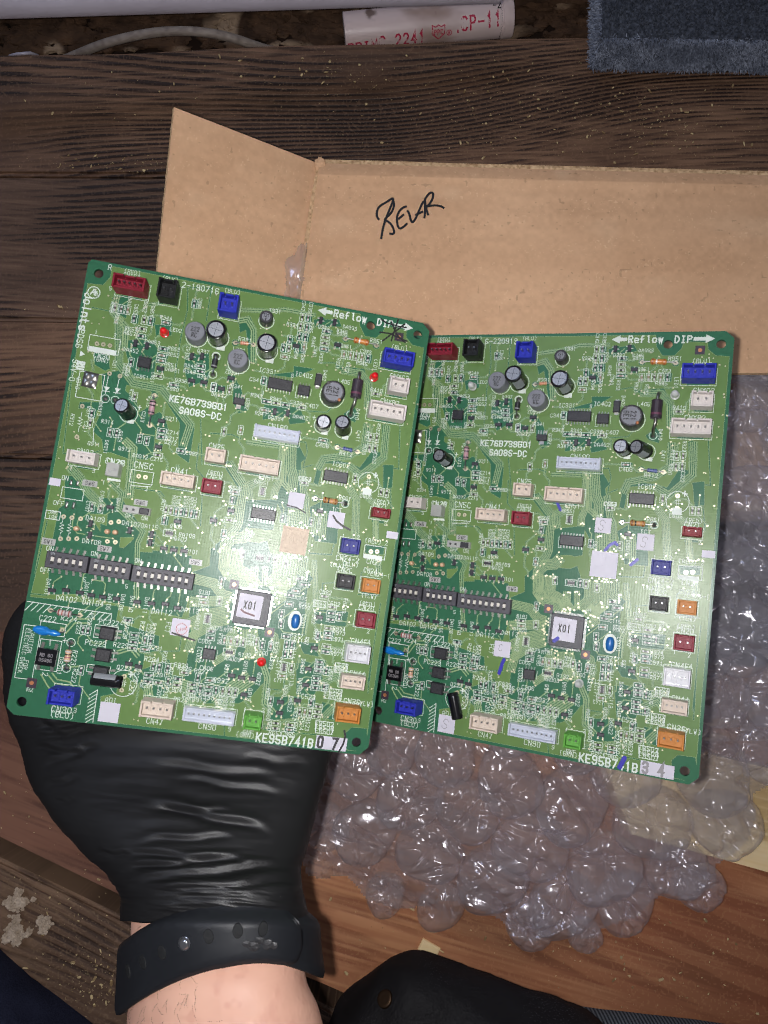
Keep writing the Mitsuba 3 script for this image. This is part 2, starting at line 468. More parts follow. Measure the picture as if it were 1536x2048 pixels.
# white rounded trim
a, b = at_depth(-220, 10, .462), at_depth(1000, -26, .488)
k = put('white_trim', mikit.ply(tube([a + (b - a) * t for t in np.linspace(0, 1, 12)], .009, 28), 'trim_white', smooth=40))
tag(k, 'white rounded plastic pipe running along the top left edge', 'white pipe')


def pipe_frame(c, axis, up):
    x = axis / np.linalg.norm(axis)
    z = up - x * (up @ x)
    z /= np.linalg.norm(z)
    M = np.eye(4)
    M[:3, 0], M[:3, 1], M[:3, 2], M[:3, 3] = x, np.cross(z, x), z, c
    return M


z_ = -0.029
a, b = on_level(688, 66, z_), on_level(1022, 33, z_)
ax = b - a
L = np.linalg.norm(ax)
R0 = 0.0137
M = pipe_frame((a + b) / 2, ax, CAM - (a + b) / 2)
sh = lathe([(R0 * .82, -L / 2), (R0, -L / 2 + .0005), (R0, L / 2 - .009), (R0 * .82, L / 2)], 48)
lie = np.array([[0, 0, 1, 0], [0, 1, 0, 0], [-1, 0, 0, 0], [0, 0, 0, 1.0]])
put('printed_pipe', mikit.ply(sh, 'pipe_white', smooth=35), M @ lie)
put('printed_pipe__end_socket', mikit.ply(lathe([(R0 * .8, L / 2 - .0082), (R0 * 1.05, L / 2 - .008), (R0 * 1.05, L / 2 - .001), (R0 * 1.0, L / 2), (R0 * .85, L / 2), (R0 * .85, L / 2 - .006)], 48), 'pipe_white', smooth=35), M @ lie)
put('printed_pipe__bore', mikit.ply(lathe([(R0 * .9, -L / 2 + .0004), (0, -L / 2 + .0006)], 24), 'dirt'), M @ lie)
tag('printed_pipe', 'short white plastic pipe with red printed letters in the gap behind the planks', 'plastic pipe')


def on_pipe(g, r):
    """a flat drawing (metres along the pipe, metres round it) laid on the pipe"""
    m = flat(g.segmentize(.0012), 0, 1.0)
    v = m.vertices
    th = v[:, 1] / r
    m.vertices = np.c_[v[:, 0], r * np.sin(th), r * np.cos(th)]
    return m


def ptext(s, h, x, y, rot=0, bold=.15, wide=.8):
    return lettering(s, h, x, -y, rot, bold, wide)


sx = L / 334.0                                                       # metres along the pipe for a pixel of the photograph
X = lambda px: (px - 855) * sx
g = [ptext('PRIM', .0074, X(722), -.0112, -2, .15, .72), ptext('C 2241', .0082, X(800), -.0085, -2, .15, .62), ptext('CP-11', .0088, X(956), -.0012, -2, .15, .6), ptext('.', .008, X(913), -.003)]
s = .0052
cx_, cy_ = X(872), .0056
sh_ = Polygon([(cx_ - s, cy_ - s), (cx_ - s * .4, cy_ - s * .75), (cx_, cy_ - s), (cx_ + s * .4, cy_ - s * .75), (cx_ + s, cy_ - s), (cx_ + s * .9, cy_ + s * .3), (cx_, cy_ + s * 1.1), (cx_ - s * .9, cy_ + s * .3)])
g += [sh_.difference(sh_.buffer(-.0007)), lettering('PPC', .0034, cx_, cy_, -2, .16, .6)]
rx = X(893)
g += [Point(rx, .0066).buffer(.0021).difference(Point(rx, .0066).buffer(.0016)), lettering('R', .0021, rx, .0066, 0, .2, .7)]
put('printed_pipe__red_print', mikit.ply(on_pipe(unary_union(g), R0 + .00012), 'pipe_print'), M)
put('printed_pipe__small_number', mikit.ply(on_pipe(lettering('-2', .0046, X(988), -.0088, 0, .16, .6), R0 + .00014), 'ink_black'), M)
put('printed_pipe__saw_line', mikit.ply(on_pipe(LineString([(X(995), -.014), (X(997), 0), (X(996), .016)]).buffer(.0003), R0 + .00016), 'ink_black'), M)
P = [on_level(x, y, z) for x, y, z in ((120, 122, -.035), (165, 104, -.02), (220, 84, -.008), (290, 68, -.002), (360, 62, .0), (430, 68, -.003), (490, 84, -.012), (540, 100, -.026), (600, 104, -.04))]
from scipy.interpolate import CubicSpline
cs = CubicSpline(np.arange(len(P)), np.array(P))
k = put('grey_cable', mikit.ply(tube(cs(np.linspace(0, len(P) - 1, 60)), .0031, 12), 'cable_grey', smooth=True))
tag(k, 'dusty grey cable arching out of the gap at the top left', 'cable')
P = [on_level(x, y, z) for x, y, z in ((20, 112, -.02), (35, 108, -.002), (60, 106, -.002), (75, 111, -.02))]
k = put('bright_wire', mikit.ply(tube(P, .0011, 8), 'trim_white', smooth=True))
tag(k, 'short shiny wire end in the gap at the far left', 'wire')

# carpet-covered block, top right
mat('carpet_dark', proc(lambda p, n, uv: mix(col(46, 50, 58), col(92, 97, 108), noise(p.x * 700, p.y * 700, p.z * 700))), 0.95, 0.1)
mat('carpet_fibre', proc(lambda p, n, uv: mix(mix(col(74, 82, 100), col(176, 184, 202), noise(p.x * 520, p.y * 900, p.z * 520)), col(92, 99, 116), .6 * smoothstep(.45, .7, fbm(p.x * 60, p.y * 60, p.z * 60, 2)))), 0.9, 0.2)
zt = 0.030
q = lv((1204, 74), (1860, 84), (1860, -420), (1216, -420), z=zt)
cb = slab(Polygon([(a * 1000, -b * 1000) for a, b in q]), .5, zt * 1000)
put('carpet_block', mikit.ply(cb, 'carpet_dark'))
fr = np.random.default_rng(21)
A0, A1 = np.array([*q[0], 0]), np.array([*q[1], 0])
nn = 15000
u = fr.random(nn)
v = fr.random(nn)
root = A0 + (A1 - A0) * u[:, None] + np.array([0, 0, 1]) * (v * zt)[:, None]
dirn = fr.normal(0, .55, (nn, 3)) + np.array([-.05, -1, .1])
n2 = 12000
ut, vt = fr.random(n2), fr.random(n2)
A3 = np.array([*q[3], 0])
root2 = A0 + (A1 - A0) * ut[:, None] + (A3 - A0) * (vt * .5)[:, None] + np.array([0, 0, zt])
dir2 = fr.normal(0, .5, (n2, 3)) + np.array([0, -.2, 1])
n3 = 2500
w3 = fr.random(n3)
root3 = A0 + (A3 - A0) * (w3 * .5)[:, None] + np.array([0, 0, 1]) * (fr.random(n3) * zt)[:, None]
dir3 = fr.normal(0, .5, (n3, 3)) + np.array([-1, -.2, .2])


def fibres(root, d, ln, w):
    d = d / np.linalg.norm(d, axis=1, keepdims=True)
    s = np.cross(d, fr.normal(0, 1, d.shape))
    s /= np.linalg.norm(s, axis=1, keepdims=True)
    ln = ln * fr.uniform(.5, 1.3, (len(d), 1))
    a, b, c, e = root - s * w, root + s * w, root + d * ln + s * w * .6, root + d * ln - s * w * .6
    V = np.stack([a, b, c, e], 1).reshape(-1, 3)
    F = (np.arange(len(d)) * 4)[:, None, None] + np.array([[0, 1, 2], [0, 2, 3]])
    return trimesh.Trimesh(V, F.reshape(-1, 3), process=False)


k = put('carpet_block__pile', mikit.ply(cat([fibres(root, dirn, .0034, .0003), fibres(root3, dir3, .0034, .0003)]), 'carpet_fibre'))
tag(k, 'lighter blue-grey fibre on the front edge', kind='stuff')
k = put('carpet_block__top_pile', mikit.ply(fibres(root2, dir2, .0032, .0003), 'carpet_dark'))
tag(k, kind='stuff')
tag('carpet_block', 'thick slab of dark blue-grey carpet on the floor at the top right', 'carpet')

# ------------------------------------------------------------------ the cardboard box
def kraft(p, n, uv):
    f = fbm(p.x * 420, p.y * 420, p.z * 420, 3)
    b = fbm(p.x * 14, p.y * 18, p.z * 16, 4)
    flute = noise(p.y * 260 + p.x * 9 + 2 * b, 2.0)
    c = mix(col(178, 138, 104), col(216, 176, 140), .2 + .45 * f + .9 * (b - .45) + .12 * flute)
    c = mix(c, col(226, 196, 160), smoothstep(.80, .95, noise(p.x * 1100, p.y * 1000, p.z * 1000)) * .4)
    c = mix(c, col(232, 206, 174), smoothstep(.6, .85, fbm(p.x * 40, p.y * 60, p.z * 60, 4)) * .15)
    return mix(c, col(130, 96, 68), smoothstep(.84, .95, noise(p.x * 520, p.y * 520, p.z * 520)) * .35)


mat('kraft_paper', proc(kraft), .75, .25, bump=(proc(lambda p, n, uv: fbm(p.x * 300, p.y * 600, p.z * 500, 2) + 1.6 * noise(p.x * 8, p.y * 150, p.z * 30) + 2.0 * fbm(p.x * 40, p.y * 40, p.z * 40, 2), 4e-4), .00022))
mat('kraft_edge', proc(lambda p, n, uv: mix(col(150, 116, 84), col(214, 184, 146), noise(p.x * 900, p.y * 900, p.z * 900))), .9, .1)
mat('marker', col(22, 21, 24), .5)


def panel(name, corners, parent, th=.0035, nx=40, ny=30, wob=.0006, seed=0, sag=None):
    """a sheet of board through four corners, slightly uneven, th thick; its cut edges show the flutes"""
    a, b, c, d = [np.array(q) for q in corners]
    nrm = np.cross(b - a, d - a)
    nrm /= np.linalg.norm(nrm)
    if nrm @ (CAM - a) < 0:
        nrm = -nrm

    def top(u, v):
        p = a + (b - a) * u[..., None] * (1 - v[..., None]) + (d - a) * v[..., None] + (c - d) * (u * v)[..., None]
        h = (meshkit.fbm(p * 14 + seed, 3, seed) - .5) * 2 * wob
        if sag is not None:
            h = h + sag(u, v)
        return p + nrm * h[..., None]

    t = grid(nx, ny, top)
    lo = t.copy()
    lo.vertices = lo.vertices - nrm * th
    lo.faces = lo.faces[:, ::-1]
    put(f'{parent}__{name}', mikit.ply(cat([t, lo]), 'kraft_paper', smooth=25))
    idx = np.arange(nx * ny).reshape(nx, ny)
    loop = np.concatenate([idx[:, 0], idx[-1, 1:], idx[-2::-1, -1], idx[0, -2:0:-1]])
    V = t.vertices[loop]
    rg = np.random.default_rng(seed + 50)
    rep = 4
    Vd = np.concatenate([V[i] + (V[(i + 1) % len(V)] - V[i]) * np.linspace(0, 1, rep, endpoint=False)[:, None] for i in range(len(V))])
    cen = V.mean(0)
    out = Vd - cen
    out -= np.outer(out @ nrm, nrm)
    out /= np.linalg.norm(out, axis=1, keepdims=True)
    jag = rg.uniform(-.0001, .0008, (len(Vd), 1))
    n = len(Vd)
    E = np.vstack([Vd - nrm * .0001, Vd - nrm * th * .5 + out * jag, Vd - nrm * th])
    j = np.arange(n)
    k2 = (j + 1) % n
    F = np.vstack([np.stack([o + j, o + n + j, o + n + k2], 1) for o in (0, n)] + [np.stack([o + j, o + n + k2, o + k2], 1) for o in (0, n)])
    put(f'{parent}__{name}__cut_edge', mikit.ply(trimesh.Trimesh(E, F, process=False), 'kraft_edge'))
    return lambda u, v: top(np.array(u, float), np.array(v, float)), nrm


D0 = .418
c00, c10 = at_depth(640, 322, D0), at_depth(1760, 352, D0 + .004)
c01, c11 = at_depth(578, 752, D0 - .012), at_depth(1780, 744, D0 - .006)
rear, rn = panel('lid_flap', (c00, c10, c11, c01), 'cardboard_box', seed=3, wob=.0010, sag=lambda u, v: -.0022 * np.exp(-(v / .03) ** 2) + .0012 * np.exp(-((v - .06) / .03) ** 2))
tag('cardboard_box__lid_flap', 'long flap with REAR handwritten in black')
f00, f10 = at_depth(349, 214, .382), at_depth(634, 326, D0 + .004)
f01, f11 = at_depth(296, 722, .384), at_depth(566, 760, D0 - .004)
panel('side_flap', (f00, f10, f11, f01), 'cardboard_box', seed=9, wob=.0012)
tag('cardboard_box__side_flap', 'short flap folded out to the left')
# walls down to the floor, and the bottom
down = np.array([0, 0, 1.0])


def drop(p, z=.004):
    q = np.array(p, float)
    q[2] = z
    return q


b0, b1 = c00 + rn * -.004, c10 + rn * -.004
fl0, fl1 = c01 + np.array([0, .0, -.006]), c11 + np.array([0, 0, -.006])
panel('back_wall', (b0, b1, drop(b1), drop(b0)), 'cardboard_box', nx=20, ny=10, seed=12)
panel('left_wall', (b0 + np.array([.001, 0, 0]), fl0, drop(fl0), drop(b0)), 'cardboard_box', nx=12, ny=10, seed=13)
n0, n1 = on_level(820, 1040, .050), on_level(1800, 1015, .050)
panel('front_wall', (n0, n1, drop(n1), drop(n0)), 'cardboard_box', nx=20, ny=10, seed=14)
panel('bottom', (drop(b0, .005), drop(b1, .005), drop(n1, .005), drop(n0, .005)), 'cardboard_box', nx=20, ny=10, seed=15)
tag('cardboard_box', 'brown cardboard box with open flaps behind the two circuit boards', 'cardboard box')
# crushed corner between the two flaps
mm_ = lump(at_depth(640, 327, D0 + .001), .0022, 4, (1.3, 1.6, .7), 3, 1.0, 1.2)
put('cardboard_box__crushed_corner', mikit.ply(mm_, 'kraft_paper', smooth=True))


# handwriting: REAR, drawn with a marker across the flap
def flap_uv(px, py):
    """where on the flap the pen was: position along and across"""
    r = RC @ np.array([(px - 768) / FPX, (py - 1024) / FPX, 1.0])
    Amat = np.stack([c10 - c00, c01 - c00, -r], 1)
    s = np.linalg.solve(Amat, CAM - c00)
    return s[0], s[1]


HAND = [[(757, 441), (752, 428), (758, 414), (772, 405), (783, 398), (784, 404), (776, 424), (768, 444), (763, 462), (760, 480)], [(784, 402), (786, 414), (778, 430), (768, 440), (776, 446), (784, 458), (785, 468), (776, 468)],
        [(812, 414), (800, 420), (793, 432), (792, 446), (796, 458), (806, 454), (812, 448)], [(794, 440), (806, 430)],
        [(812, 422), (818, 436), (822, 446), (830, 436), (838, 418), (846, 404), (848, 418), (846, 438)], [(828, 432), (844, 424)],
        [(848, 398), (850, 416), (854, 432)], [(848, 400), (862, 386), (864, 396), (856, 410), (852, 414), (866, 412), (886, 418)]]
ms = []
for st in HAND:
    uv = np.array([flap_uv(*p) for p in st])
    t = np.arange(len(uv))
    cs2 = CubicSpline(t, uv) if len(uv) > 2 else (lambda q: uv[0] + (uv[1] - uv[0]) * q[:, None])
    q = cs2(np.linspace(0, len(uv) - 1, 8 * len(uv)))
    P = np.array([rear(a, b_) for a, b_ in q]) + rn * .00025
    d = np.gradient(P, axis=0)
    d /= np.linalg.norm(d, axis=1, keepdims=True)
    s = np.cross(rn, d) * .00062
    V = np.vstack([P - s, P + s])
    n = len(P)
    j = np.arange(n - 1)
    ms.append(trimesh.Trimesh(V, np.vstack([np.stack([j, j + 1, n + j + 1], 1), np.stack([j, n + j + 1, n + j], 1)]), process=False))
put('cardboard_box__handwriting', mikit.ply(cat(ms), 'marker'))
tag('cardboard_box__handwriting', 'the handwritten word REAR')

# ------------------------------------------------------------------ bubble wrap
scene['film_clear'] = {'type': 'thindielectric', 'int_ior': 1.5}
scene['film_milk'] = {'type': 'twosided', 'bsdf': {'type': 'principled', 'base_color': rgb(col(226, 223, 232)), 'roughness': .23, 'specular': 1.0, 'metallic': .5}}
scene['film'] = {'type': 'blendbsdf', 'weight': .19, 'a': {'type': 'ref', 'id': 'film_clear'}, 'b': {'type': 'ref', 'id': 'film_milk'}}
used.add('film')
BUB = [(729, 1662, 62), (817, 1597, 62), (859, 1702, 62), (933, 1618, 62), (1017, 1562, 66), (890, 1505, 62), (785, 1491, 56), (982, 1757, 66), (1059, 1690, 70), (706, 1541, 54), (650, 1650, 46), (1059, 1845, 48), (1140, 1609, 72), (1204, 1735, 70), (1304, 1645, 73), (1447, 1644, 68),
       (1244, 1540, 68), (1424, 1550, 74), (1248, 1803, 58), (1122, 1806, 66), (1352, 1738, 58), (1395, 1770, 48), (1168, 1868, 34), (1530, 1500, 62), (770, 1788, 40), (880, 1810, 46),
       (1490, 812, 58), (1508, 990, 64), (1455, 1115, 56), (1545, 1120, 62), (1478, 1268, 74), (1545, 1390, 62), (1440, 1400, 56), (1556, 1260, 50), (1350, 1430, 60), (1575, 880, 55),
       (1150, 1470, 66), (1030, 1440, 66), (1400, 1300, 60), (1380, 1180, 60), (1330, 900, 58), (1300, 1320, 60), (700, 1440, 50)]


def wrap_z(x, y):
    """the height of the film where the photograph shows pixel x, y: higher towards the box"""
    t = np.clip((1950 - y) / 900, 0, 1)
    s = np.clip((x - 600) / 700, 0, 1)
    return .006 + .066 * t * (.30 + .70 * s)


def crumple(x, y, seed, f=30.0):
    """sharp folds: the crease lines of several warped ridges, in pixels of cloth"""
    q = np.stack([x / f, y / f, np.full_like(x, seed * 3.7)], -1)
    w = meshkit.fbm(q * .5, 2, seed)
    a = 1 - np.abs(2 * meshkit.noise(q + w[..., None] * 2, seed) - 1)
    b_ = 1 - np.abs(2 * meshkit.noise(q * 2.1 + w[..., None] * 3, seed + 1) - 1)
    return a * .65 + b_ * .35


edge = [(655, 1330), (640, 1560), (612, 1640), (600, 1722), (612, 1752), (640, 1762), (690, 1752), (716, 1780), (730, 1800), (790, 1822), (850, 1815), (900, 1802), (960, 1822), (1005, 1846), (1020, 1872), (1060, 1888), (1100, 1876), (1130, 1860), (1150, 1880), (1190, 1882), (1205, 1862), (1225, 1852),
        (1275, 1836), (1312, 1800), (1330, 1790), (1380, 1802), (1432, 1776), (1436, 1730), (1462, 1716), (1500, 1680), (1512, 1640), (1510, 1590), (1560, 1560), (1640, 1500), (1640, 800), (1540, 752), (1460, 735), (1250, 740), (900, 1100)]
EP = Polygon(edge)
st_ = 5.0
xs, ys = np.arange(596, 1645, st_), np.arange(732, 1892, st_)
GX, GY = np.meshgrid(xs, ys, indexing='ij')
inside = shapely.contains_xy(EP, GX, GY)
base_h = crumple(GX, GY, 2, 46) * .008 + crumple(GX, GY, 8, 18) * .003
Z = wrap_z(GX, GY) + base_h - .004
ray = np.stack([(GX - 768) / FPX, (GY - 1024) / FPX, np.ones_like(GX)], -1) @ RC.T
PT = CAM + ray * ((Z - CAM[2]) / ray[..., 2])[..., None]
nx_, ny_ = GX.shape
ii, jj = np.meshgrid(np.arange(nx_ - 1), np.arange(ny_ - 1), indexing='ij')
ok = inside[ii, jj] & inside[ii + 1, jj] & inside[ii, jj + 1] & inside[ii + 1, jj + 1]
ii, jj = ii[ok], jj[ok]
F = np.vstack([np.stack([ii * ny_ + jj, (ii + 1) * ny_ + jj, (ii + 1) * ny_ + jj + 1], 1), np.stack([ii * ny_ + jj, (ii + 1) * ny_ + jj + 1, ii * ny_ + jj + 1], 1)])
sheet = trimesh.Trimesh(PT.reshape(-1, 3), F, process=False)
sheet.remove_unreferenced_vertices()
put('bubble_wrap', mikit.ply(sheet, 'film', smooth=20))
tag('bubble_wrap', 'crumpled clear bubble wrap with large bubbles spilling under the boards', 'bubble wrap')
used.add('bubble_wrap')
# an extra film layer, added underneath to dim the box bottom at the right
Z2 = Z - .016 + crumple(GX, GY, 23, 60) * .012
PT2 = CAM + ray * ((Z2 - CAM[2]) / ray[..., 2])[..., None]
keep = (GX[ii, jj] > 1190) & (GY[ii, jj] < 1480)
F2 = np.vstack([np.stack([a_ * ny_ + b_, c_ * ny_ + d_, e_ * ny_ + g_], 1) for (a_, b_), (c_, d_), (e_, g_) in (((ii[keep], jj[keep]), (ii[keep] + 1, jj[keep]), (ii[keep] + 1, jj[keep] + 1)), ((ii[keep], jj[keep]), (ii[keep] + 1, jj[keep] + 1), (ii[keep], jj[keep] + 1)))])
under = trimesh.Trimesh(PT2.reshape(-1, 3), F2, process=False)
under.remove_unreferenced_vertices()
put('bubble_wrap__dimming_film', mikit.ply(under, 'film', smooth=20))
brng = np.random.default_rng(17)
for i, (x, y, r) in enumerate(BUB):
    z0 = float(wrap_z(x, y)) + .001
    c = on_level(x, y, z0)
    rm = 1.04 * r / FPX * float((c - CAM) @ FWD)
    hh = rm * brng.uniform(.5, .66)
    nu, nv = 96, 36
    U, V_ = np.meshgrid(np.linspace(0, 1, nu, endpoint=False), np.linspace(0, 1, nv), indexing='ij')
    th, ph = U * 2 * np.pi, V_ * np.pi / 2
    wob = 1 + .07 * np.sin(th * 2 + i) + .04 * np.sin(th * 3 + i * 2.1) + .015 * np.sin(th * 5 + i)
    rr_ = np.sin(ph) ** .7 * wob * rm
    zz = np.cos(ph) ** .62 * hh
    X_, Y_ = rr_ * np.cos(th), rr_ * np.sin(th)
    cr = crumple(X_ / rm * 60 + i * 90, Y_ / rm * 60 + i * 37, 5, 26)
    amp = (.10 + .16 * brng.random()) * rm
    soft = np.clip(meshkit.noise(np.stack([X_ / rm * 1.1 + i, Y_ / rm * 1.1, 0 * X_], -1), 3) * 2.2 - .45, 0, 1)
    zz = np.maximum(zz - amp * (1 - cr) * soft * np.clip(np.cos(ph) * 2, 0, 1), .0005) + .0012 * (crumple(X_ / rm * 60 + i, Y_ / rm * 60, 9, 14) - .5) * soft
    for _ in range(7):                                              # sharp valleys where the film has buckled
        an, of = brng.uniform(0, np.pi), brng.uniform(-.5, .5)
        s_ = (X_ * np.cos(an) + Y_ * np.sin(an)) / rm - of + .08 * np.sin((Y_ * np.cos(an) - X_ * np.sin(an)) / rm * 3)
        lw = brng.uniform(.07, .34)
        end = np.clip(meshkit.noise(np.stack([X_ / rm * 1.3 + an * 9, Y_ / rm * 1.3, 0 * X_ + of * 5], -1), 7) * 2.6 - .7, 0, 1)
        zz = np.maximum(zz - brng.uniform(.10, .26) * rm * np.clip(1 - np.abs(s_) / lw, 0, 1) * end * np.clip(np.cos(ph) * 2.5, 0, 1), .0005)
    v = np.stack([c[0] + X_, c[1] + Y_, z0 + zz], -1)
    a_, b_ = np.meshgrid(np.arange(nu), np.arange(nv - 1), indexing='ij')
    k2 = (a_ + 1) % nu
    q = np.stack([a_ * nv + b_, k2 * nv + b_, k2 * nv + b_ + 1, a_ * nv + b_ + 1], -1).reshape(-1, 4)
    m = trimesh.Trimesh(v.reshape(-1, 3), np.vstack([q[:, [0, 1, 2]], q[:, [0, 2, 3]]]), process=False)
    m.merge_vertices()
    m.update_faces(m.nondegenerate_faces())
    put('bubble_wrap__bubble', mikit.ply(m, 'film', smooth=28))


def tuft(name, c, rx, ry, rz, seed):
    m = trimesh.creation.icosphere(subdivisions=4)
    v = m.vertices
    d = crumple(v[:, 0] * 60 + seed, (v[:, 1] + v[:, 2]) * 60, seed, 34)
    m.vertices = v * (.62 + .55 * d)[:, None] * np.array([rx, ry, rz]) + c
    return put(name, mikit.ply(m, 'film', smooth=20))


tuft('bubble_wrap__tuft', at_depth(598, 566, D0 + .006), .011, .026, .012, 6)
for x, y in ((1462, 748), (1505, 752), (1535, 760)):
    tuft('bubble_wrap__tuft', at_depth(x, y, D0 + .012), .012, .006, .008, int(x))

# ------------------------------------------------------------------ the person: forearm, glove, strap, knees
mat('skin', proc(lambda p, n, uv: mix(mix(col(210, 168, 146), col(192, 144, 124), fbm(p.x * 60, p.y * 60, p.z * 60, 3)), col(172, 112, 98), smoothstep(.58, .8, fbm(p.x * 240, p.y * 240, p.z * 240, 2)) * .25)), .5, .4,
    bump=(proc(lambda p, n, uv: fbm(p.x * 1400, p.y * 900, p.z * 1400, 2) + .7 * fbm(p.x * 200, p.y * 90, p.z * 200, 2), 2e-4), .00022))
mat('glove_rubber', proc(lambda p, n, uv: mix(col(17, 17, 18), col(25, 25, 26), fbm(p.x * 40, p.y * 40, p.z * 40, 3))), .48, .34, bump=(proc(lambda p, n, uv: fbm(p.x * 2600, p.y * 2600, p.z * 2600, 2), 1e-4), .00006))
mat('strap_rubber', proc(lambda p, n, uv: mix(col(21, 23, 27), col(28, 30, 34), noise(p.x * 60, p.y * 60, p.z * 60))), .5, .35)
mat('steel', col(220, 220, 222), .12, metal=1.0)
mat('hair', col(48, 32, 26), .6)
mat('trouser_black', proc(lambda p, n, uv: mix(mix(col(11, 10, 12), col(22, 21, 25), fbm(p.x * 50, p.y * 50, p.z * 50, 3)), col(62, 60, 66), smoothstep(.62, .9, noise(p.x * 1500, p.y * 1500, p.z * 1500)) * smoothstep(.4, .65, fbm(p.x * 22, p.y * 22, p.z * 22, 3)) * .6)), .7, .25, bump=(proc(lambda p, n, uv: fbm(p.x * 900, p.y * 900, p.z * 900, 3) + .8 * fbm(p.x * 90, p.y * 160, p.z * 90, 2), 2e-4), .0006))  # grey flecks paint the sheen of the woven cloth into the colour
mat('denim', proc(lambda p, n, uv: mix(col(18, 20, 32), col(44, 47, 66), .5 * cell_rand(p.x * 1600, p.y * 1600, p.z * 1600) + .4 * noise(p.x * 90, p.y * 90, p.z * 90))), .9, .1)
mat('knit_grey', proc(lambda p, n, uv: mix(col(34, 38, 44), col(92, 98, 104), .5 + .5 * dr.sin((p.x * .93 + p.y * .37) * 3200))), .9, .1)
mat('rivet', col(84, 66, 52), .45, metal=1.0)


def loft(rows_, nth=96, nvr=90, power=2.2):
    """rows: (left px, right px, y px, front depth m, thickness m): a closed limb through these sections, smooth in between"""
    a = np.array(rows_, float)
    t = np.arange(len(a))
    from scipy.interpolate import PchipInterpolator
    f = PchipInterpolator(t, a)
    s = f(np.linspace(0, len(a) - 1, nvr))
    V = []
    th = np.arange(nth) * 2 * np.pi / nth
    for xl, xr, y, d, tk in s:
        dc = d + tk / 2
        cx, hw = (xl + xr) / 2, (xr - xl) / 2
        c, q = np.cos(th), np.sin(th)
        ex = np.sign(c) * np.abs(c) ** (2 / power)
        ez = np.sign(q) * np.abs(q) ** (2 / power)
        dd = dc + ez * tk / 2
        px = cx + ex * hw * dc / np.maximum(dd, dc * 0 + dc * .9)
        V.append(np.stack([at_depth(x_, y, z_) for x_, z_ in zip(px, dd)]))
    V = np.array(V)
    n0, n1 = len(V), nth
    i, j = np.meshgrid(np.arange(n0 - 1), np.arange(n1), indexing='ij')
    k = (j + 1) % n1
    q = np.stack([i * n1 + j, i * n1 + k, (i + 1) * n1 + k, (i + 1) * n1 + j], -1).reshape(-1, 4)
    F = np.vstack([q[:, [0, 1, 2]], q[:, [0, 2, 3]]])
    Vf = np.vstack([V.reshape(-1, 3), V[0].mean(0)[None], V[-1].mean(0)[None]])
    j = np.arange(n1)
    k = (j + 1) % n1
    F = np.vstack([F, np.stack([k, j, j * 0 + n0 * n1], 1), np.stack([(n0 - 1) * n1 + j, (n0 - 1) * n1 + k, j * 0 + n0 * n1 + 1], 1)])
    m = trimesh.Trimesh(Vf, F, process=False)
    if m.volume < 0:
        m.invert()
    return m


ARM = [(300, 560, 1760, .276, .036), (290, 575, 1815, .2735, .040), (263, 600, 1845, .2672, .050), (262, 604, 1900, .265, .052), (260, 612, 1960, .263, .054), (257, 634, 2010, .260, .056), (254, 648, 2060, .257, .058), (240, 690, 2160, .250, .064), (220, 740, 2280, .240, .072), (120, 980, 2700, .205, .086)]
arm = loft(ARM)
put('person', mikit.ply(arm, 'skin', smooth=True))
used.add('person')
tag('person', 'arm in a black rubber glove and dark watch strap, holding the circuit boards', 'person')
hr = np.random.default_rng(31)
hs = []
fn_, fi = trimesh.sample.sample_surface(arm, 6000, seed=4)
for p, f in zip(fn_, fi):
    cpt = (RC.T @ (p - CAM))
    px, py = cpt[0] / cpt[2] * FPX + 768, cpt[1] / cpt[2] * FPX + 1024
    n = arm.face_normals[f]
    if py < 1800 or n @ (CAM - p) < -.02 or not (px < 400 or (px < 480 and hr.random() < .15)) or hr.random() < .35:
        continue
    d = np.array([.25, -1, 0]) * hr.uniform(.7, 1.2) + hr.normal(0, .5, 3)
    d -= n * (d @ n) * .8
    d /= np.linalg.norm(d)
    ln = hr.uniform(.0025, .0055)
    b_ = n * .0008
    hs.append(tube([p, p + d * ln * .35 + b_, p + d * ln * .7 + b_ * 1.2, p + d * ln + b_ * .6], [.000034, .00003, .000025, .000015], 4, False))
k = put('person__arm_hair', mikit.ply(cat(hs), 'hair'))
tag(k, kind='stuff')

HANDR = [(70, 640, 1190, .335, .020), (28, 690, 1225, .326, .030), (6, 700, 1290, .322, .036), (8, 700, 1380, .318, .040), (18, 690, 1440, .314, .042), (42, 664, 1500, .309, .044), (58, 648, 1560, .301, .047), (86, 636, 1605, .294, .050), (122, 624, 1655, .287, .052), (168, 610, 1705, .280, .053), (206, 600, 1742, .274, .054),
         (232, 602, 1775, .2685, .0545), (243, 612, 1808, .2668, .0545), (242, 618, 1842, .2662, .055)]
hand = loft(HANDR, 190, 260, 2.35)
hv = hand.vertices.copy()
cpt = (hv - CAM) @ RC
hx, hy = cpt[:, 0] / cpt[:, 2] * FPX + 768, cpt[:, 1] / cpt[:, 2] * FPX + 1024
hn = hand.vertex_normals
wr = np.zeros(len(hv))
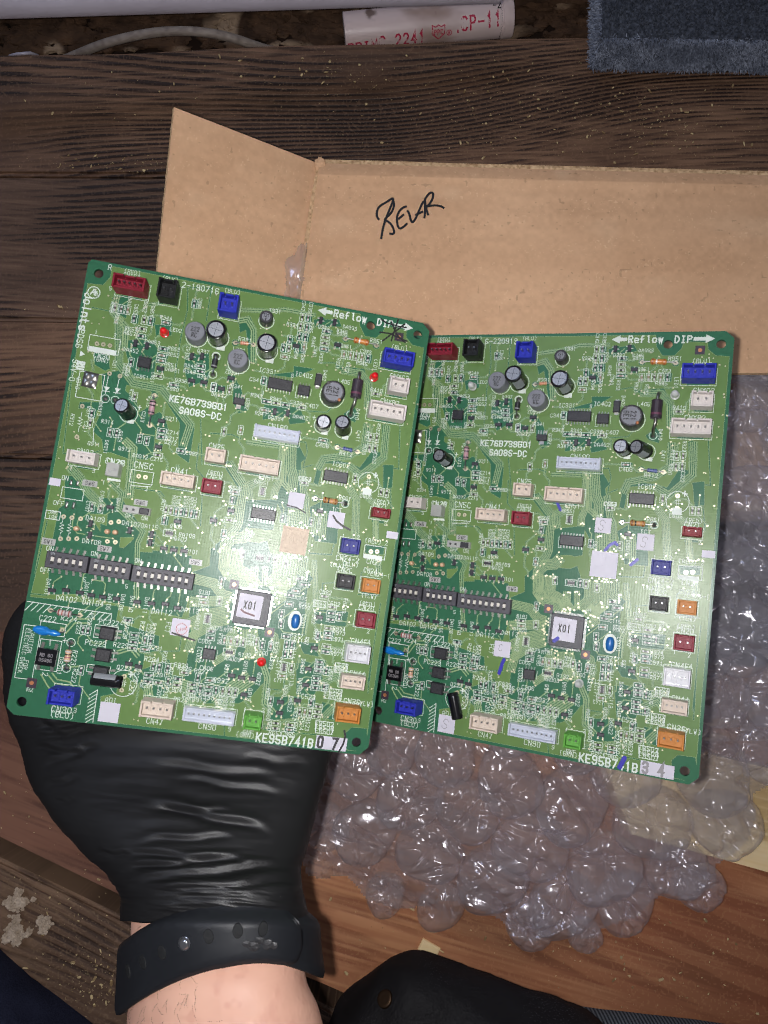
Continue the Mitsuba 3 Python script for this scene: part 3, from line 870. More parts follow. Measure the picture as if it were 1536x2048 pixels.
# wrinkles: (x0, y0, x1, y1, depth mm, width px) pulled folds across palm and cuff
for x0, y0, x1, y1, dmm, w in ((300, 1535, 560, 1560, 1.0, 9), (350, 1560, 560, 1592, .9, 7), (290, 1612, 540, 1668, 1.8, 9), (300, 1625, 470, 1630, 1.0, 6), (280, 1688, 470, 1680, 1.1, 7), (250, 1712, 500, 1728, 1.2, 7), (240, 1745, 450, 1722, 1.4, 7), (260, 1770, 560, 1735, 1.5, 8), (300, 1790, 600, 1765, 1.4, 8),
                               (60, 1465, 190, 1448, 1.4, 7), (50, 1488, 200, 1462, 1.2, 6), (60, 1500, 170, 1515, 1.3, 7), (85, 1540, 200, 1492, 1.0, 6), (90, 1580, 160, 1560, .9, 6), (110, 1612, 150, 1605, .8, 5), (190, 1712, 260, 1716, 1.2, 6),
                               (70, 1440, 120, 1480, 1.2, 7), (480, 1520, 620, 1535, .7, 8)):
    d = np.array([x1 - x0, y1 - y0], float)
    L2 = np.linalg.norm(d)
    d /= L2
    s = ((hx - x0) * d[0] + (hy - y0) * d[1]) / L2
    t = -(hx - x0) * d[1] + (hy - y0) * d[0] + 7 * np.sin(s * 3.1) + 4 * np.sin(s * 9)
    fade = np.clip(np.minimum(s, 1 - s) * 5, 0, 1)
    w = w * 1.05
    wr += .7 * dmm * fade * (-np.exp(-(t / w) ** 2) + .75 * np.exp(-((t + w * 1.5) / w) ** 2))
wr += 1.3 * (meshkit.fbm(np.stack([hx / 150, hy / 42, 0 * hx], -1), 3, 5) - .5)
cuff = np.clip((hy - 1690) / 90, 0, 1)
fine = 1 - np.abs(2 * meshkit.fbm(np.stack([hx / 130 + .6 * hy / 60, hy / 13 - hx / 90, 0 * hx + 8], -1), 2, 21) - 1)
wr += (.35 + .9 * cuff + .8 * np.clip(1 - hx / 260, 0, 1)) * .35 * (fine - .6)
wr += cuff * 1.6 * (meshkit.fbm(np.stack([hx / 75, hy / 16, 0 * hx + 3], -1), 3, 9) - .5)
hand.vertices = hv + hn * (wr * .001)[:, None] * np.clip(hn @ -FWD + .5, 0, 1)[:, None]
# the fingers and thumb behind the boards, each its own bent chain grown out of the palm
chains = []
for pxs, rad in (([(150, 1330, .352), (190, 1130, .350), (215, 980, .346), (225, 880, .340)], (.0105, .0098, .009, .008)), ([(290, 1270, .352), (330, 1040, .356), (350, 880, .352), (355, 780, .345)], (.0105, .010, .0092, .0082)),
                 ([(420, 1260, .352), (470, 1040, .360), (500, 880, .358), (505, 790, .350)], (.0102, .0096, .009, .008)), ([(560, 1290, .350), (620, 1120, .360), (650, 1000, .360), (660, 930, .352)], (.0094, .0088, .008, .0072)),
                 ([(70, 1340, .345), (110, 1220, .338), (150, 1130, .332), (180, 1060, .328)], (.0125, .0115, .0105, .009))):
    P = [at_depth(*q) for q in pxs]
    man = None
    for i in range(3):
        a = m3.Manifold.sphere(rad[i], 24).translate(P[i].tolist())
        b_ = m3.Manifold.sphere(rad[i + 1], 24).translate(P[i + 1].tolist())
        h = m3.Manifold.batch_hull([a, b_])
        man = h if man is None else man + h
    v, f, _ = meshkit.arrays(man.refine_to_length(.004))
    fm = trimesh.Trimesh(v, f, process=True)
    trimesh.smoothing.filter_taubin(fm, iterations=8)
    chains.append(fm)
put('person__glove', mikit.ply(cat([hand] + chains), 'glove_rubber', smooth=True))
tag('person__glove', 'black rubber glove, wrinkled at the cuff')
rows_c = [(x0, x1, y) for x0, x1, y, _, _ in HANDR]


# the strap: a band round the wrist, lying aslant
def ring_section(y):
    a = np.array(ARM)
    return [np.interp(y, a[:, 2], a[:, i]) for i in (0, 1, 3, 4)]


STRAP_Y = CubicSpline([0, .117, .41, .64, .877, 1.0], [1960, 1930, 1879, 1858, 1868, 1890])


def strap_point(th, w, off=.0022):
    """th: angle round the wrist (0 = right, 90 = facing the lens, 180 = left), w: -1 .. 1 across the band"""
    c, s = math.cos(th), math.sin(th)
    px0 = 431 + 171 * c
    u = (px0 - 260) / 342
    yc = float(STRAP_Y(u))
    hwid = 70
    y = yc + w * hwid + (26 * (1 - s) if s < 0 else 0) * 0
    xl, xr, d, tk = ring_section(y)
    cx, hw = (xl + xr) / 2, (xr - xl) / 2
    ex = np.sign(c) * abs(c) ** (2 / 2.2)
    ez = np.sign(s) * abs(s) ** (2 / 2.2)
    dc = d + tk / 2
    offp = off / dc * FPX
    return at_depth(cx + ex * (hw + offp), y, dc - ez * (tk / 2 + off))


def band(t0, t1, off0, off1, n=70, nw=11, wscale=1.0, endround=False, thick=.0020, bulge=0.0):
    def f(u, v):
        out = np.zeros(u.shape + (3,))
        for i in np.ndindex(u.shape):
            th = math.radians(t0 + (t1 - t0) * u[i])
            w = (v[i] * 2 - 1) * wscale
            if endround and u[i] > .86:
                e = (u[i] - .86) / .14
                w *= math.sqrt(max(0, 1 - (e * .98) ** 4)) * .999 + .001
            edge_ = abs(v[i] * 2 - 1)
            off = (off0 + (off1 - off0) * u[i]) + bulge * math.exp(-(math.degrees(th) / 34) ** 2) - .0009 * max(0, edge_ - .8) / .2
            out[i] = strap_point(th, w, off)
        return out
    def g(u, v):
        out = np.zeros(u.shape + (3,))
        for i in np.ndindex(u.shape):
            th = math.radians(t0 + (t1 - t0) * u[i])
            w = (v[i] * 2 - 1) * wscale
            if endround and u[i] > .86:
                e = (u[i] - .86) / .14
                w *= math.sqrt(max(0, 1 - (e * .98) ** 4)) * .999 + .001
            out[i] = strap_point(th, w, (off0 + (off1 - off0) * u[i]) + bulge * math.exp(-(math.degrees(th) / 34) ** 2) - thick)
        return out
    top, lo = grid(n, nw, f), grid(n, nw, g)
    lo.faces = lo.faces[:, ::-1]
    idx = np.arange(n * nw).reshape(n, nw)
    loop = np.concatenate([idx[:, 0], idx[-1, 1:], idx[-2::-1, -1], idx[0, -2:0:-1]])
    N = n * nw
    k2 = np.roll(loop, -1)
    side = np.vstack([np.stack([loop, loop + N, k2 + N], 1), np.stack([loop, k2 + N, k2], 1)])
    m = trimesh.Trimesh(np.vstack([top.vertices, lo.vertices]), np.vstack([top.faces, lo.faces + N, side]), process=False)
    m.fix_normals()
    return m


inner = band(-190, 66, .0030, .0034, 90, 11, .94, bulge=.0045)
outer = band(228, 36, .0046, .0078, 90, 13, 1.0, True, .0026)
put('person__watch_strap', mikit.ply(inner, 'strap_rubber', smooth=40))
k = put('person__watch_strap__tail', mikit.ply(outer, 'strap_rubber', smooth=40))
mat('strap_hole', col(10, 12, 14), .8)
ths = [math.degrees(math.acos((x - 431) / 171)) for x in (284, 311, 345, 383, 421, 462, 503)]
for i, t in enumerate(ths):
    u = (228 - t) / 192
    c = strap_point(math.radians(t), .02, .0046 + .0032 * u + .00006)
    sp = lambda a, w: strap_point(math.radians(t + a), w, .0046 + .0032 * (u - a / 192))
    t1 = sp(-2, .02) - sp(2, .02)
    t1 /= np.linalg.norm(t1)
    nrm = np.cross(t1, sp(0, -.1) - sp(0, .1))
    nrm /= np.linalg.norm(nrm)
    nrm = nrm if nrm @ (CAM - c) > 0 else -nrm
    Mh = np.eye(4)
    Mh[:3, 0], Mh[:3, 1], Mh[:3, 2], Mh[:3, 3] = t1, np.cross(nrm, t1), nrm, c
    if i == 3:
        put('person__watch_strap__pin', mikit.ply(mm(lathe([(0, 1.0), (.9, .95), (1.5, .7), (1.9, .35), (2.0, 0), (2.3, -.1)], 24)), 'steel', smooth=50), Mh)
    else:
        put('person__watch_strap__hole', mikit.ply(mm(lathe([(0, .30), (1.45, .30), (1.7, .22), (1.9, -.4)], 24)), 'strap_hole', smooth=20), Mh @ np.diag([1.0, 1.35, 1, 1]))
# scuffed spots where the strap is worn
sc = []
for i in range(5):
    t = math.degrees(math.acos((474 + i * 11 - 431) / 171))
    u = (228 - t) / 192
    p = strap_point(math.radians(t), .42 + .1 * math.sin(i * 2.2), .0046 + .0032 * u + .0001)
    sc.append(lump(p, .0011 + .0005 * (i % 2), 40 + i, (1.4, 1, .35), 3, .8))
put('person__watch_strap__scuff', mikit.ply(cat(sc), 'ferrite', smooth=True))

# the knees at the bottom edge
def knee(pts_, refine=.006, amp=.006, seed=1):
    man = m3.Manifold.batch_hull([m3.Manifold.sphere(r, 32).translate(at_depth(x, y, d).tolist()) for x, y, d, r in pts_])
    v, f, _ = meshkit.arrays(man.refine_to_length(refine))
    m = trimesh.Trimesh(v, f, process=True)
    trimesh.smoothing.filter_taubin(m, iterations=20)
    n = m.vertex_normals
    m.vertices = m.vertices + n * ((meshkit.fbm(m.vertices * 28, 3, seed) - .5) * 2 * amp)[:, None]
    return m


kn = knee([(838, 2010, 0.4225, 0.0287), (760, 2100, 0.4225, 0.0338), (960, 2075, 0.4225, 0.0287), (1130, 2130, 0.4140, 0.0287), (760, 2300, 0.4056, 0.0507), (1150, 2300, 0.3971, 0.0507)], amp=.007, seed=4)
put('person__trouser_leg', mikit.ply(kn, 'trouser_black', smooth=True))
tag('person__trouser_leg', 'black trouser knee with a rivet')
hem = knee([(1000, 2050, 0.4521, 0.0152), (1250, 2105, 0.4479, 0.0152), (1600, 2135, 0.4394, 0.0169), (1600, 2300, 0.4225, 0.0253), (1000, 2300, 0.4225, 0.0253)], amp=.001, seed=8)
put('person__ribbed_cloth', mikit.ply(hem, 'knit_grey', smooth=True))
rv = at_depth(770, 1998, .4585)
o, dirr = CAM, (rv - CAM) / np.linalg.norm(rv - CAM)
loc, _, tri = kn.ray.intersects_location([o], [dirr], multiple_hits=False)
if len(loc):
    nr = kn.face_normals[tri[0]]
    Mr = np.eye(4)
    zx = np.cross(nr, [0, 1, 0.01])
    zx /= np.linalg.norm(zx)
    Mr[:3, 0], Mr[:3, 1], Mr[:3, 2], Mr[:3, 3] = zx, np.cross(nr, zx), nr, loc[0]
    put('person__trouser_leg__rivet', mikit.ply(mm(lathe([(0, 1.4), (1.4, 1.3), (2.4, 1.2), (3.2, 1.4), (4.2, 1.0), (4.6, .2), (4.8, -1)], 24)), 'rivet', smooth=40), Mr)
dn = knee([(-30, 2040, 0.4394, 0.0287), (60, 2095, 0.4394, 0.0253), (140, 2150, 0.4394, 0.0253), (-100, 2000, 0.4394, 0.0338), (-100, 2300, 0.4225, 0.0507), (150, 2300, 0.4225, 0.0423)], amp=.004, seed=14)
put('person__trouser_leg', mikit.ply(dn, 'denim', smooth=True))
tag('person__trouser_leg_001', 'dark blue denim at the bottom left corner')

# what stands where on the boards, in mm from the top left corner, y down
DATA = """ch 13.6 18.4 v
ch 16.2 18.4 v
ch 18.8 18.3 v
ch 21.9 21.4 v
ch 25.9 21.2 v
ch 28.5 21.1 v
ch 34.7 20.6 h
ch 25.7 25.0 h
ch 25.7 28.1 h
ch 44.7 10.4 v
ch 35.3 31.8 h
ch 35.3 34.6 h
ch 35.3 36.8 h
ch 35.5 43.5 h
ch 23.7 39.6 v
ch 42.0 46.0 h
ch 51.6 36.1 h
ch 51.8 38.4 h
ch 27.5 53.6 v
ch 12.0 63.2 v
ch 12.1 67.2 v
ch 20.3 69.8 v
ch 23.0 69.7 v
ch 32.3 70.5 v
ch 35.2 70.8 v
ch 40.5 65.7 h
ch 40.6 68.2 h
ch 40.6 75.9 h
ch 49.4 72.7 h
ch 58.2 43.9 v
st 24.2 31.6 v
st 28.9 31.8 v
st 35.7 40.2 h
st 47.4 32.8 v
st 51.5 32.0 v
st 49.0 42.9 h
st 54.0 42.7 h
st 39.8 61.7 h
st 40.3 72.5 h
so 29.2 39.0 8
led 35.1 25.4
ind 48.0 24.0 8.2 8.0 222 RC
cap 56.7 23.0 8.0 11.0 0
cap 26.3 60.9 6.3 9.0 213
dax 57.0 34.2 57.2 31.0 57.0 38.7
rax 35.3 56.6 35.2 51.6 35.4 64.3 pink
con 19.4 9.5 12.7 5.6 9.5 red 5 a
con 34.5 8.9 7.4 7.7 9.5 black 2 a
con 12.5 82.3 11.0 5.0 7.0 white 3 b
tx 8.8 1.9 0 R 2.2
tx 17.9 2.1 0 (RED) 1.6
tx 17.9 3.7 0 CN107 1.6
tx 33.4 1.9 0 (BLK) 1.6
tx 46.1 3.3 0 2-190716 2.3
tx 12.4 18.3 90 R980 1.4
tx 15.0 22.7 90 R982 1.4
tx 18.8 14.0 90 R981 1.4
tx 21.9 17.4 90 C852 1.4
tx 25.4 15.1 90 FB852 1.4
tx 28.5 16.4 90 FB851 1.4
tx 34.4 18.6 0 R344 1.5
tx 21.4 25.9 0 R654 1.5
tx 21.1 27.8 0 R657 1.5
tx 39.1 22.9 0 LED2 1.5
tx 30.7 29.7 0 DA853 1.5
tx 22.8 34.7 0 DA852 1.5
tx 39.7 30.9 0 R653 1.5
tx 39.8 33.4 0 R652 1.5
tx 39.5 37.8 0 R651 1.5
tx 40.6 39.8 0 DA851 1.5
tx 28.6 44.9 0 IC851 1.5
tx 33.2 44.3 90 C851 1.4
tx 23.0 43.4 90 C853 1.4
tx 41.9 47.6 0 C980 1.5
tx 46.9 10.0 90 C986 1.4
tx 47.4 36.8 0 R349 1.5
tx 47.4 39.3 0 R348 1.5
tx 53.3 40.3 0 Q331 1.5
tx 44.7 43.6 0 Q336 1.5
tx 51.6 29.8 0 Q337 1.5
tx 45.4 31.6 90 ZD332 1.4
tx 26.0 52.9 90 R216 1.4
tx 33.4 54.6 90 R215 1.4
tx 10.5 62.9 90 R311 1.4
tx 10.5 69.2 90 C311 1.4
tx 18.6 65.7 0 R314 1.5
tx 24.5 70.7 90 R313 1.4
tx 32.2 61.2 90 C213 1.4
tx 43.6 60.1 0 Q211 1.5
tx 44.9 65.6 0 C214 1.5
tx 45.0 68.2 0 R217 1.5
tx 44.7 69.9 0 Q212 1.5
tx 40.4 77.6 0 C215 1.5
tx 53.9 72.9 0 C992 1.5
tx 33.8 77.5 0 DA312 1.5
tx 14.9 75.6 0 Q311 1.5
tx 27.1 75.6 0 Q312 1.5
tx 11.8 39.2 0 CN30 2.0
tx 11.8 40.9 0 (GRN) 1.5
tx 8.0 29.8 0 1 1.5
tx 15.5 29.7 0 3 1.5
tx 17.3 42.4 90 D311 1.4
tx 21.7 42.8 90 D312 1.4
tx 4.6 52.0 90 Q313 1.5
tx 4.8 67.2 90 R312 1.5
tx 12.1 79.3 0 CN32 2.0
tx 24.4 81.4 0 CN28 2.0
tx 14.9 60.9 90 DA313 1.4
tx 19.8 76.0 90 DA311 1.4
tx 30.2 57.6 0 + 2.6
tx 10.5 10.6 0 5 1.5
tx 2.6 22.1 90 Joints 3.2
tx 2.3 33.7 90 PDS6 2.4
tx 2.0 47.0 90 94V-0 2.2
pad 9.1 34.5
pad 11.6 34.3
pad 14.3 34.3
pad 16.1 45.8
pad 20.3 46.1
ring 16.2 56.4
ring 20.1 56.3
pad 7.8 61.0
pad 7.9 73.8
sol 9.0 49.8 5.9 6.5
ring 57.2 31.0
ring 57.0 38.7
rect 5.8 31.2 18.1 37.7
strip 11.7 37.0 11.2 2.2
rect 4.5 46.9 14.4 57.7
ln 15.8 47.2 15.8 54.2
ln 20.2 47.3 19.9 53.7
dia 16.0 52.3
dia 20.3 52.2
ln 13.8 69.2 14.5 74.8
zig 8.1 67.5
ch 89.8 7.6 v
ch 92.3 7.3 v
ch 89.7 11.6 v
ch 92.4 11.6 v
ch 89.9 15.9 v
ch 92.4 15.9 v
ch 92.5 20.3 v
ch 86.1 18.1 v
ch 84.0 22.1 v
ch 86.3 22.1 v
ch 85.2 25.9 h
st 89.2 20.4 h
ch 100.9 11.7 h
ch 100.8 14.4 h
ch 100.9 17.0 h
ch 101.0 19.5 h
st 97.8 7.5 v
st 103.7 7.2 v
st 106.5 16.7 h
ch 109.8 20.2 v
ch 112.6 20.1 v
ch 115.0 20.1 v
ch 117.5 20.1 v
ch 120.2 20.0 v
ch 125.8 34.7 h
ch 78.1 37.6 v
ch 58.0 44.0 v
ch 64.8 44.0 v
st 61.4 44.1 h
st 64.6 39.0 h
s89 69.5 48.2
so 85.1 38.1 16
so 95.3 38.9 8
sma 100.7 33.7
ch 80.5 46.1 h
ch 84.6 46.1 h
ch 88.6 46.2 h
ch 80.3 49.9 h
ch 95.4 46.1 h
st 84.7 49.8 v
st 90.1 49.5 v
ch 65.3 61.7 v
ch 72.0 59.9 v
ch 106.5 58.5 h
ch 126.5 53.7 v
ch 129.1 53.5 v
ch 126.6 58.2 v
ch 129.1 58.1 v
rax 116.9 60.8 113.0 60.3 121.9 60.8 blue
ch 101.6 77.6 h
so 114.2 72.9 16
ch 122.5 72.1 v
ch 134.4 76.3 v
ch 136.8 76.3 v
ra 84.9 83.9 v
ch 73.7 86.0 h
cap 77.5 24.6 8.0 11.0 332
cap 105.4 52.0 6.3 8.0 412
cap 114.4 52.5 6.3 9.0 411
ind 66.7 32.0 8.2 8.0 222 KC
ind 75.2 12.0 5.6 6.0 221
ind 107.5 38.8 9.6 8.5 221 GE1
rax 116.0 13.4 109.4 13.3 123.0 13.7 orange
rax 67.8 23.6 64.0 23.7 71.5 23.1 tan
dbig 117.2 34.9 117.9 28.1 116.6 45.1
led 123.9 28.0
con 59.4 10.1 7.7 7.4 9.5 blue 2 a
con 132.5 19.5 13.0 6.2 9.5 blue 4 c
con 134.6 30.7 8.4 6.5 8.0 white 2 c
con 131.3 42.3 15.5 6.5 8.0 white 5 c
con 87.2 59.6 18.6 5.3 6.0 clear 8 b
con 82.2 73.8 16.2 6.2 7.0 cream 5 c
con 64.1 72.8 8.0 5.6 7.0 cream 2 c
tx 59.3 2.1 0 (BLU) 1.6
tx 56.4 13.6 0 2 1.5
tx 62.0 13.5 0 1 1.5
tx 78.1 7.1 0 T331 1.6
tx 89.6 2.5 90 C342 1.4
tx 92.7 2.6 90 C335 1.4
tx 86.2 11.5 0 R334 1.5
tx 94.3 11.2 90 R345 1.4
tx 96.1 17.2 90 R346 1.4
tx 89.7 23.6 90 Q334 1.4
tx 92.7 24.7 90 R335 1.4
tx 99.5 10.2 0 Q333 1.5
tx 110.6 8.1 0 DA333 1.5
tx 107.5 10.3 0 R348 1.4
tx 107.7 11.6 0 R333 1.4
tx 97.5 21.2 90 C340 1.4
tx 100.4 23.6 90 R332 1.4
tx 122.7 11.8 0 R951 1.7
tx 110.2 16.5 0 Q951 1.5
tx 118.9 17.2 0 C973 1.5
tx 118.0 22.6 0 R945 1.5
tx 107.9 24.5 90 R921 1.4
tx 112.2 25.4 90 R922 1.4
tx 123.9 22.2 90 LED1 1.5
tx 126.0 33.0 0 R410 1.6
tx 133.1 12.8 0 (BLU) 1.7
tx 133.3 14.5 0 CNXA2 2.0
tx 135.0 25.5 0 CNXC2 2.0
tx 132.4 37.1 0 CNXB2 2.0
tx 86.9 55.9 0 CN100 2.0
tx 85.8 77.8 0 CN51 2.0
tx 63.4 68.3 0 CN25 2.0
tx 67.7 21.6 0 R331 1.7
tx 66.0 26.4 0 L331 1.6
tx 64.8 36.4 0 ZD331 1.5
tx 79.1 33.1 0 IC331 1.8
tx 94.4 32.1 0 IC402 1.8
tx 74.8 37.8 0 C341 1.6
tx 67.6 42.0 0 R341 1.5
tx 60.9 46.8 0 DA332 1.5
tx 73.0 48.5 90 Q332 1.5
tx 76.2 44.4 0 R343 1.5
tx 84.3 44.3 0 R342 1.5
tx 92.9 44.5 0 C338 1.6
tx 99.7 44.6 0 C407 1.7
tx 79.2 51.6 0 R347 1.5
tx 85.6 52.4 0 DA334 1.6
tx 95.7 50.2 0 DA402 1.6
tx 103.0 30.7 90 D402 1.5
tx 111.6 31.8 0 L405 1.6
tx 119.4 44.8 90 D410 1.5
tx 106.6 60.5 0 C408 1.7
tx 121.2 54.1 90 C411 1.5
tx 117.1 62.4 0 R412 1.7
tx 125.0 53.4 90 R921 1.4
tx 129.3 49.4 90 R922 1.4
tx 124.6 59.4 90 R920 1.4
tx 129.6 62.4 90 C922 1.4
tx 115.7 67.4 0 IC602 1.8
tx 101.4 76.0 0 C553 1.6
tx 128.2 79.0 0 C605 1.6
tx 84.0 80.3 0 RA551 1.5
tx 131.0 69.4 0 + 3.0
tx 101.4 49.3 0 + 2.4
tx 78.7 42.9 0 1 1.8
tx 89.6 33.2 0 8 1.5
tx 90.5 71.2 0 5 1.6
refl 95.8 3.1
dip 122.7 3.0
hole 119.3 5.4
hole 140.2 5.5
fid 132.2 8.1
ring 57.0 30.7
pad 109.4 13.4
pad 123.0 13.7
pad 64.0 23.7
ring 116.5 45.4
pad 113.0 60.3
pad 121.9 60.8
pad 128.3 70.5
pad 128.5 75.7
circ 128.5 73.1 4.6
strip 128.5 77.0 3.7 2.8
tx 24.4 81.5 0 CN28 2.4
tx 35.8 81.1 0 CN5C 2.4
tx 50.3 81.0 0 CN41 2.2
cn28 25.1 85.4 5.3 6.2
con 50.8 85.1 13.3 5.3 7.0 cream 4 c
rect 31.3 83.4 40.2 88.5
ln 32.1 90.0 39.8 89.3
pad 34.5 85.7
pad 37.2 85.7
ch 18.5 100.9 v
ch 22.0 101.1 v
st 25.7 100.0 h
swe 36.4 99.7 10.2 3.1
ch 47.5 97.6 v
ch 49.5 97.6 v
ch 51.6 97.7 v
ch 53.6 97.6 v
ch 55.7 97.6 v
ch 57.8 97.6 v
ch 59.9 97.6 v
ch 47.5 102.0 v
st 52.9 101.7 h
ra 50.4 106.9 h
st 19.3 107.8 v
st 19.8 112.4 v
st 34.8 108.1 v
st 43.6 108.5 v
st 43.6 111.8 v
st 49.3 113.3 h
st 53.3 113.4 h
st 57.4 113.2 h
bead 14.4 110.6
bead 26.4 110.0
bead 29.5 109.8
zig 8.3 111.0
zig 11.4 111.1
pad 8.4 106.6
pad 11.6 106.5
pad 15.0 106.4
pad 8.7 115.6
pad 11.8 115.1
pad 14.9 114.6
pad 26.9 106.1
pad 29.9 105.3
pad 26.8 113.9
pad 29.9 113.7
rect 5.9 94.7 14.4 99.2
sol 8.8 92.6 1.1 2.2
sol 11.4 92.4 1.1 2.2
sol 8.7 101.7 1.1 2.7
sol 11.4 101.5 1.1 2.7
stk 2.7 93.3 4.4 3.0
slab 16.1 91.7 5.9 2.5 SW6
slab 37.1 96.3 5.4 2.4 SWE
slab 4.4 117.4 5.4 2.7 SW1
slab 26.2 117.0 5.6 2.5 SW7
slab 62.7 117.1 5.2 2.4 SW5
rect 1.4 105.0 7.0 108.3
tx 3.9 105.5 0 JRR 1.4
tx 4.3 107.5 0 1RR 1.4
dipsw 13.5 124.2 5
dipsw 30.3 124.6 5
dipsw 51.2 125.1 8
st 9.1 136.3 h
st 14.5 135.5 h
st 19.9 135.7 h
st 24.4 136.1 h
st 29.0 136.2 h
st 34.3 136.1 h
st 42.5 136.3 h
st 48.2 136.1 h
st 53.6 135.6 h
st 58.6 136.5 h
tx 6.3 91.1 0 ON 1.7
tx 5.6 101.5 0 OFF 1.7
tx 33.9 102.2 0 OFF 1.6
tx 39.7 102.3 0 ON 1.6
tx 5.4 120.0 0 ON 1.8
tx 5.2 128.8 0 OFF 1.7
tx 22.7 119.6 0 ON 1.8
tx 40.0 119.8 0 ON 1.7
tx 20.6 130.4 0 5 1.6
tx 23.5 130.6 0 1 1.6
tx 37.3 130.7 0 5 1.6
tx 40.1 130.6 0 1 1.6
tx 20.6 105.6 0 DA109 1.8
tx 20.8 115.0 0 DA108 1.8
tx 34.9 105.4 0 DA107 1.8
tx 42.2 105.4 0 DA115 1.6
tx 57.5 106.7 0 RA109 1.6
tx 55.2 108.6 0 Q102 1.6
tx 60.5 113.1 0 Q101 1.6
tx 52.6 103.8 0 Q103 1.5
tx 15.2 139.0 0 DA102 2.0
tx 25.5 139.1 0 DA104 2.0
tx 52.7 139.0 0 DA112 2.0
tx 63.6 136.8 0 DA113 1.8
tx 7.1 135.3 90 DA101 1.6
tx 21.9 134.6 90 DA103 1.6
tx 31.6 137.9 90 DA105 1.6
tx 36.6 137.4 90 DA106 1.6
tx 40.4 137.5 90 DA110 1.6
tx 46.1 137.3 90 DA111 1.6
tx 16.8 101.1 90 C107 1.4
tx 21.6 96.2 90 C106 1.4
tx 28.3 98.7 90 DA114 1.4
tx 46.0 95.9 90 R610 1.4
tx 50.0 93.5 90 R031 1.4
tx 51.8 93.5 90 C032 1.4
tx 54.9 93.0 90 R033 1.4
tx 56.7 93.0 90 R034 1.4
tx 58.3 93.1 90 C035 1.4
tx 7.9 86.8 0 1 1.6
tx 16.7 86.4 0 3 1.6
tx 21.4 90.5 0 1 1.6
tx 27.3 90.6 0 2 1.6
tx 32.1 90.4 0 1 1.6
tx 38.4 90.4 0 2 1.6
tx 44.8 82.0 0 1 1.6
tx 55.8 82.2 0 4 1.6
con 64.6 85.5 7.9 5.7 7.0 red 2 a
ch 73.8 85.9 h
ch 73.2 89.5 v
st 67.1 99.0 h
st 73.5 93.9 h
ch 73.4 97.9 h
so 86.9 93.3 16
ch 94.9 93.7 v
ch 72.0 103.9 v
stk 99.4 85.4 6.7 6.5
stk 117.2 91.0 6.9 6.9
qrs 101.2 102.2 11.0 11.1
rax 113.1 83.6 107.1 83.4 119.9 83.5 brown
st 109.9 88.4 h
ch 107.0 93.5 v
con 135.0 85.5 7.3 3.8 8.0 redb 2 d
con 124.4 101.2 7.6 6.1 7.0 blueb 2 c
con 124.7 116.0 7.1 5.9 7.0 black 2 c
con 135.4 116.2 7.3 5.7 7.0 orange 2 c
con 135.4 130.5 7.6 6.1 7.0 red 2 c
con 133.9 144.5 9.9 7.1 9.0 clearw 4 d
rect 131.0 99.4 140.1 104.7
strip 135.1 104.2 7.9 1.9
pad 133.9 102.0
pad 136.5 101.6
ldisc 106.6 135.2 3.8 6.2
stk 141.9 93.7 5.0 3.0
ch 106.0 117.7 h
ch 108.0 119.9 h
ch 105.0 122.9 h
ch 103.4 125.0 h
ch 103.2 128.7 h
ch 74.3 123.4 v
ch 68.2 130.6 h
ch 68.5 132.9 h
ch 74.8 131.5 v
ra 71.2 139.3 v
ch 73.4 144.1 h
ch 73.5 146.8 h
ch 79.3 147.0 v
ch 82.0 147.0 v
ch 84.5 146.9 v
ch 87.0 146.9 v
ch 92.2 145.9 v
ch 94.8 146.9 v
ch 98.4 146.9 v
ch 104.0 142.1 h
ch 104.7 145.4 v
ch 106.9 145.2 v
ch 104.7 149.2 v
ch 107.0 149.0 v
ra 82.0 151.5 h
so 74.2 153.2 8
led 95.6 153.6
ra 105.1 154.7 v
ch 108.2 154.6 v
ch 104.9 158.3 h
ch 117.2 123.5 h
ch 121.2 127.5 h
ch 121.1 130.1 h
ch 121.3 132.7 h
ch 124.7 131.1 v
st 116.5 132.3 h
ch 100.7 133.2 v
ch 101.2 137.2 v
ch 121.0 136.4 h
ch 121.1 138.4 h
ch 121.2 140.3 h
ch 117.0 140.1 v
st 116.3 145.2 h
ch 121.2 144.0 h
ch 121.2 146.1 h
ch 119.4 150.7 h
ch 119.4 152.7 h
ch 119.5 154.5 h
ch 122.7 154.0 v
st 115.2 154.0 h
ra 88.2 111.5 h
ch 92.1 111.2 v
ch 94.5 111.3 v
ch 99.2 112.4 v
ch 81.3 111.2 v
fid 79.6 123.9
fid 97.0 141.3
qfp 88.4 132.4
tx 64.6 79.5 0 (RED) 1.6
tx 64.5 81.2 0 CNER 2.0
tx 73.8 84.3 0 R605 1.5
tx 97.6 82.1 0 DW 1.6
tx 101.7 75.8 0 C553 1.6
tx 119.6 81.3 0 R661 1.6
tx 116.9 86.7 0 ICT 1.8
tx 110.4 93.8 90 DA601 1.5
tx 96.8 94.7 90 C804 1.4
tx 135.3 80.4 0 (RED) 1.6
tx 134.9 82.1 0 CN21 1.9
tx 138.3 89.2 0 2 1.5
tx 121.3 97.1 0 1 1.5
tx 127.7 96.8 0 2 1.5
tx 124.5 106.6 0 CN24-2 2.0
tx 126.0 108.7 0 (BLU) 1.6
tx 120.7 109.8 0 (BLK) 1.5
tx 124.1 111.2 0 CN2C 1.9
tx 135.9 106.2 0 CN27 2.0
tx 135.6 97.5 0 (RED)_2 1.7
tx 134.9 110.0 0 CN24 1.8
tx 138.6 111.2 0 /CN24-1 1.7
tx 135.9 120.7 0 (YLW) 1.6
tx 135.7 124.2 0 (RED) 1.7
tx 135.5 125.8 0 CN20 2.0
tx 132.2 134.8 0 1 1.6
tx 137.8 135.5 0 2 1.6
tx 117.4 121.7 0 C982 1.6
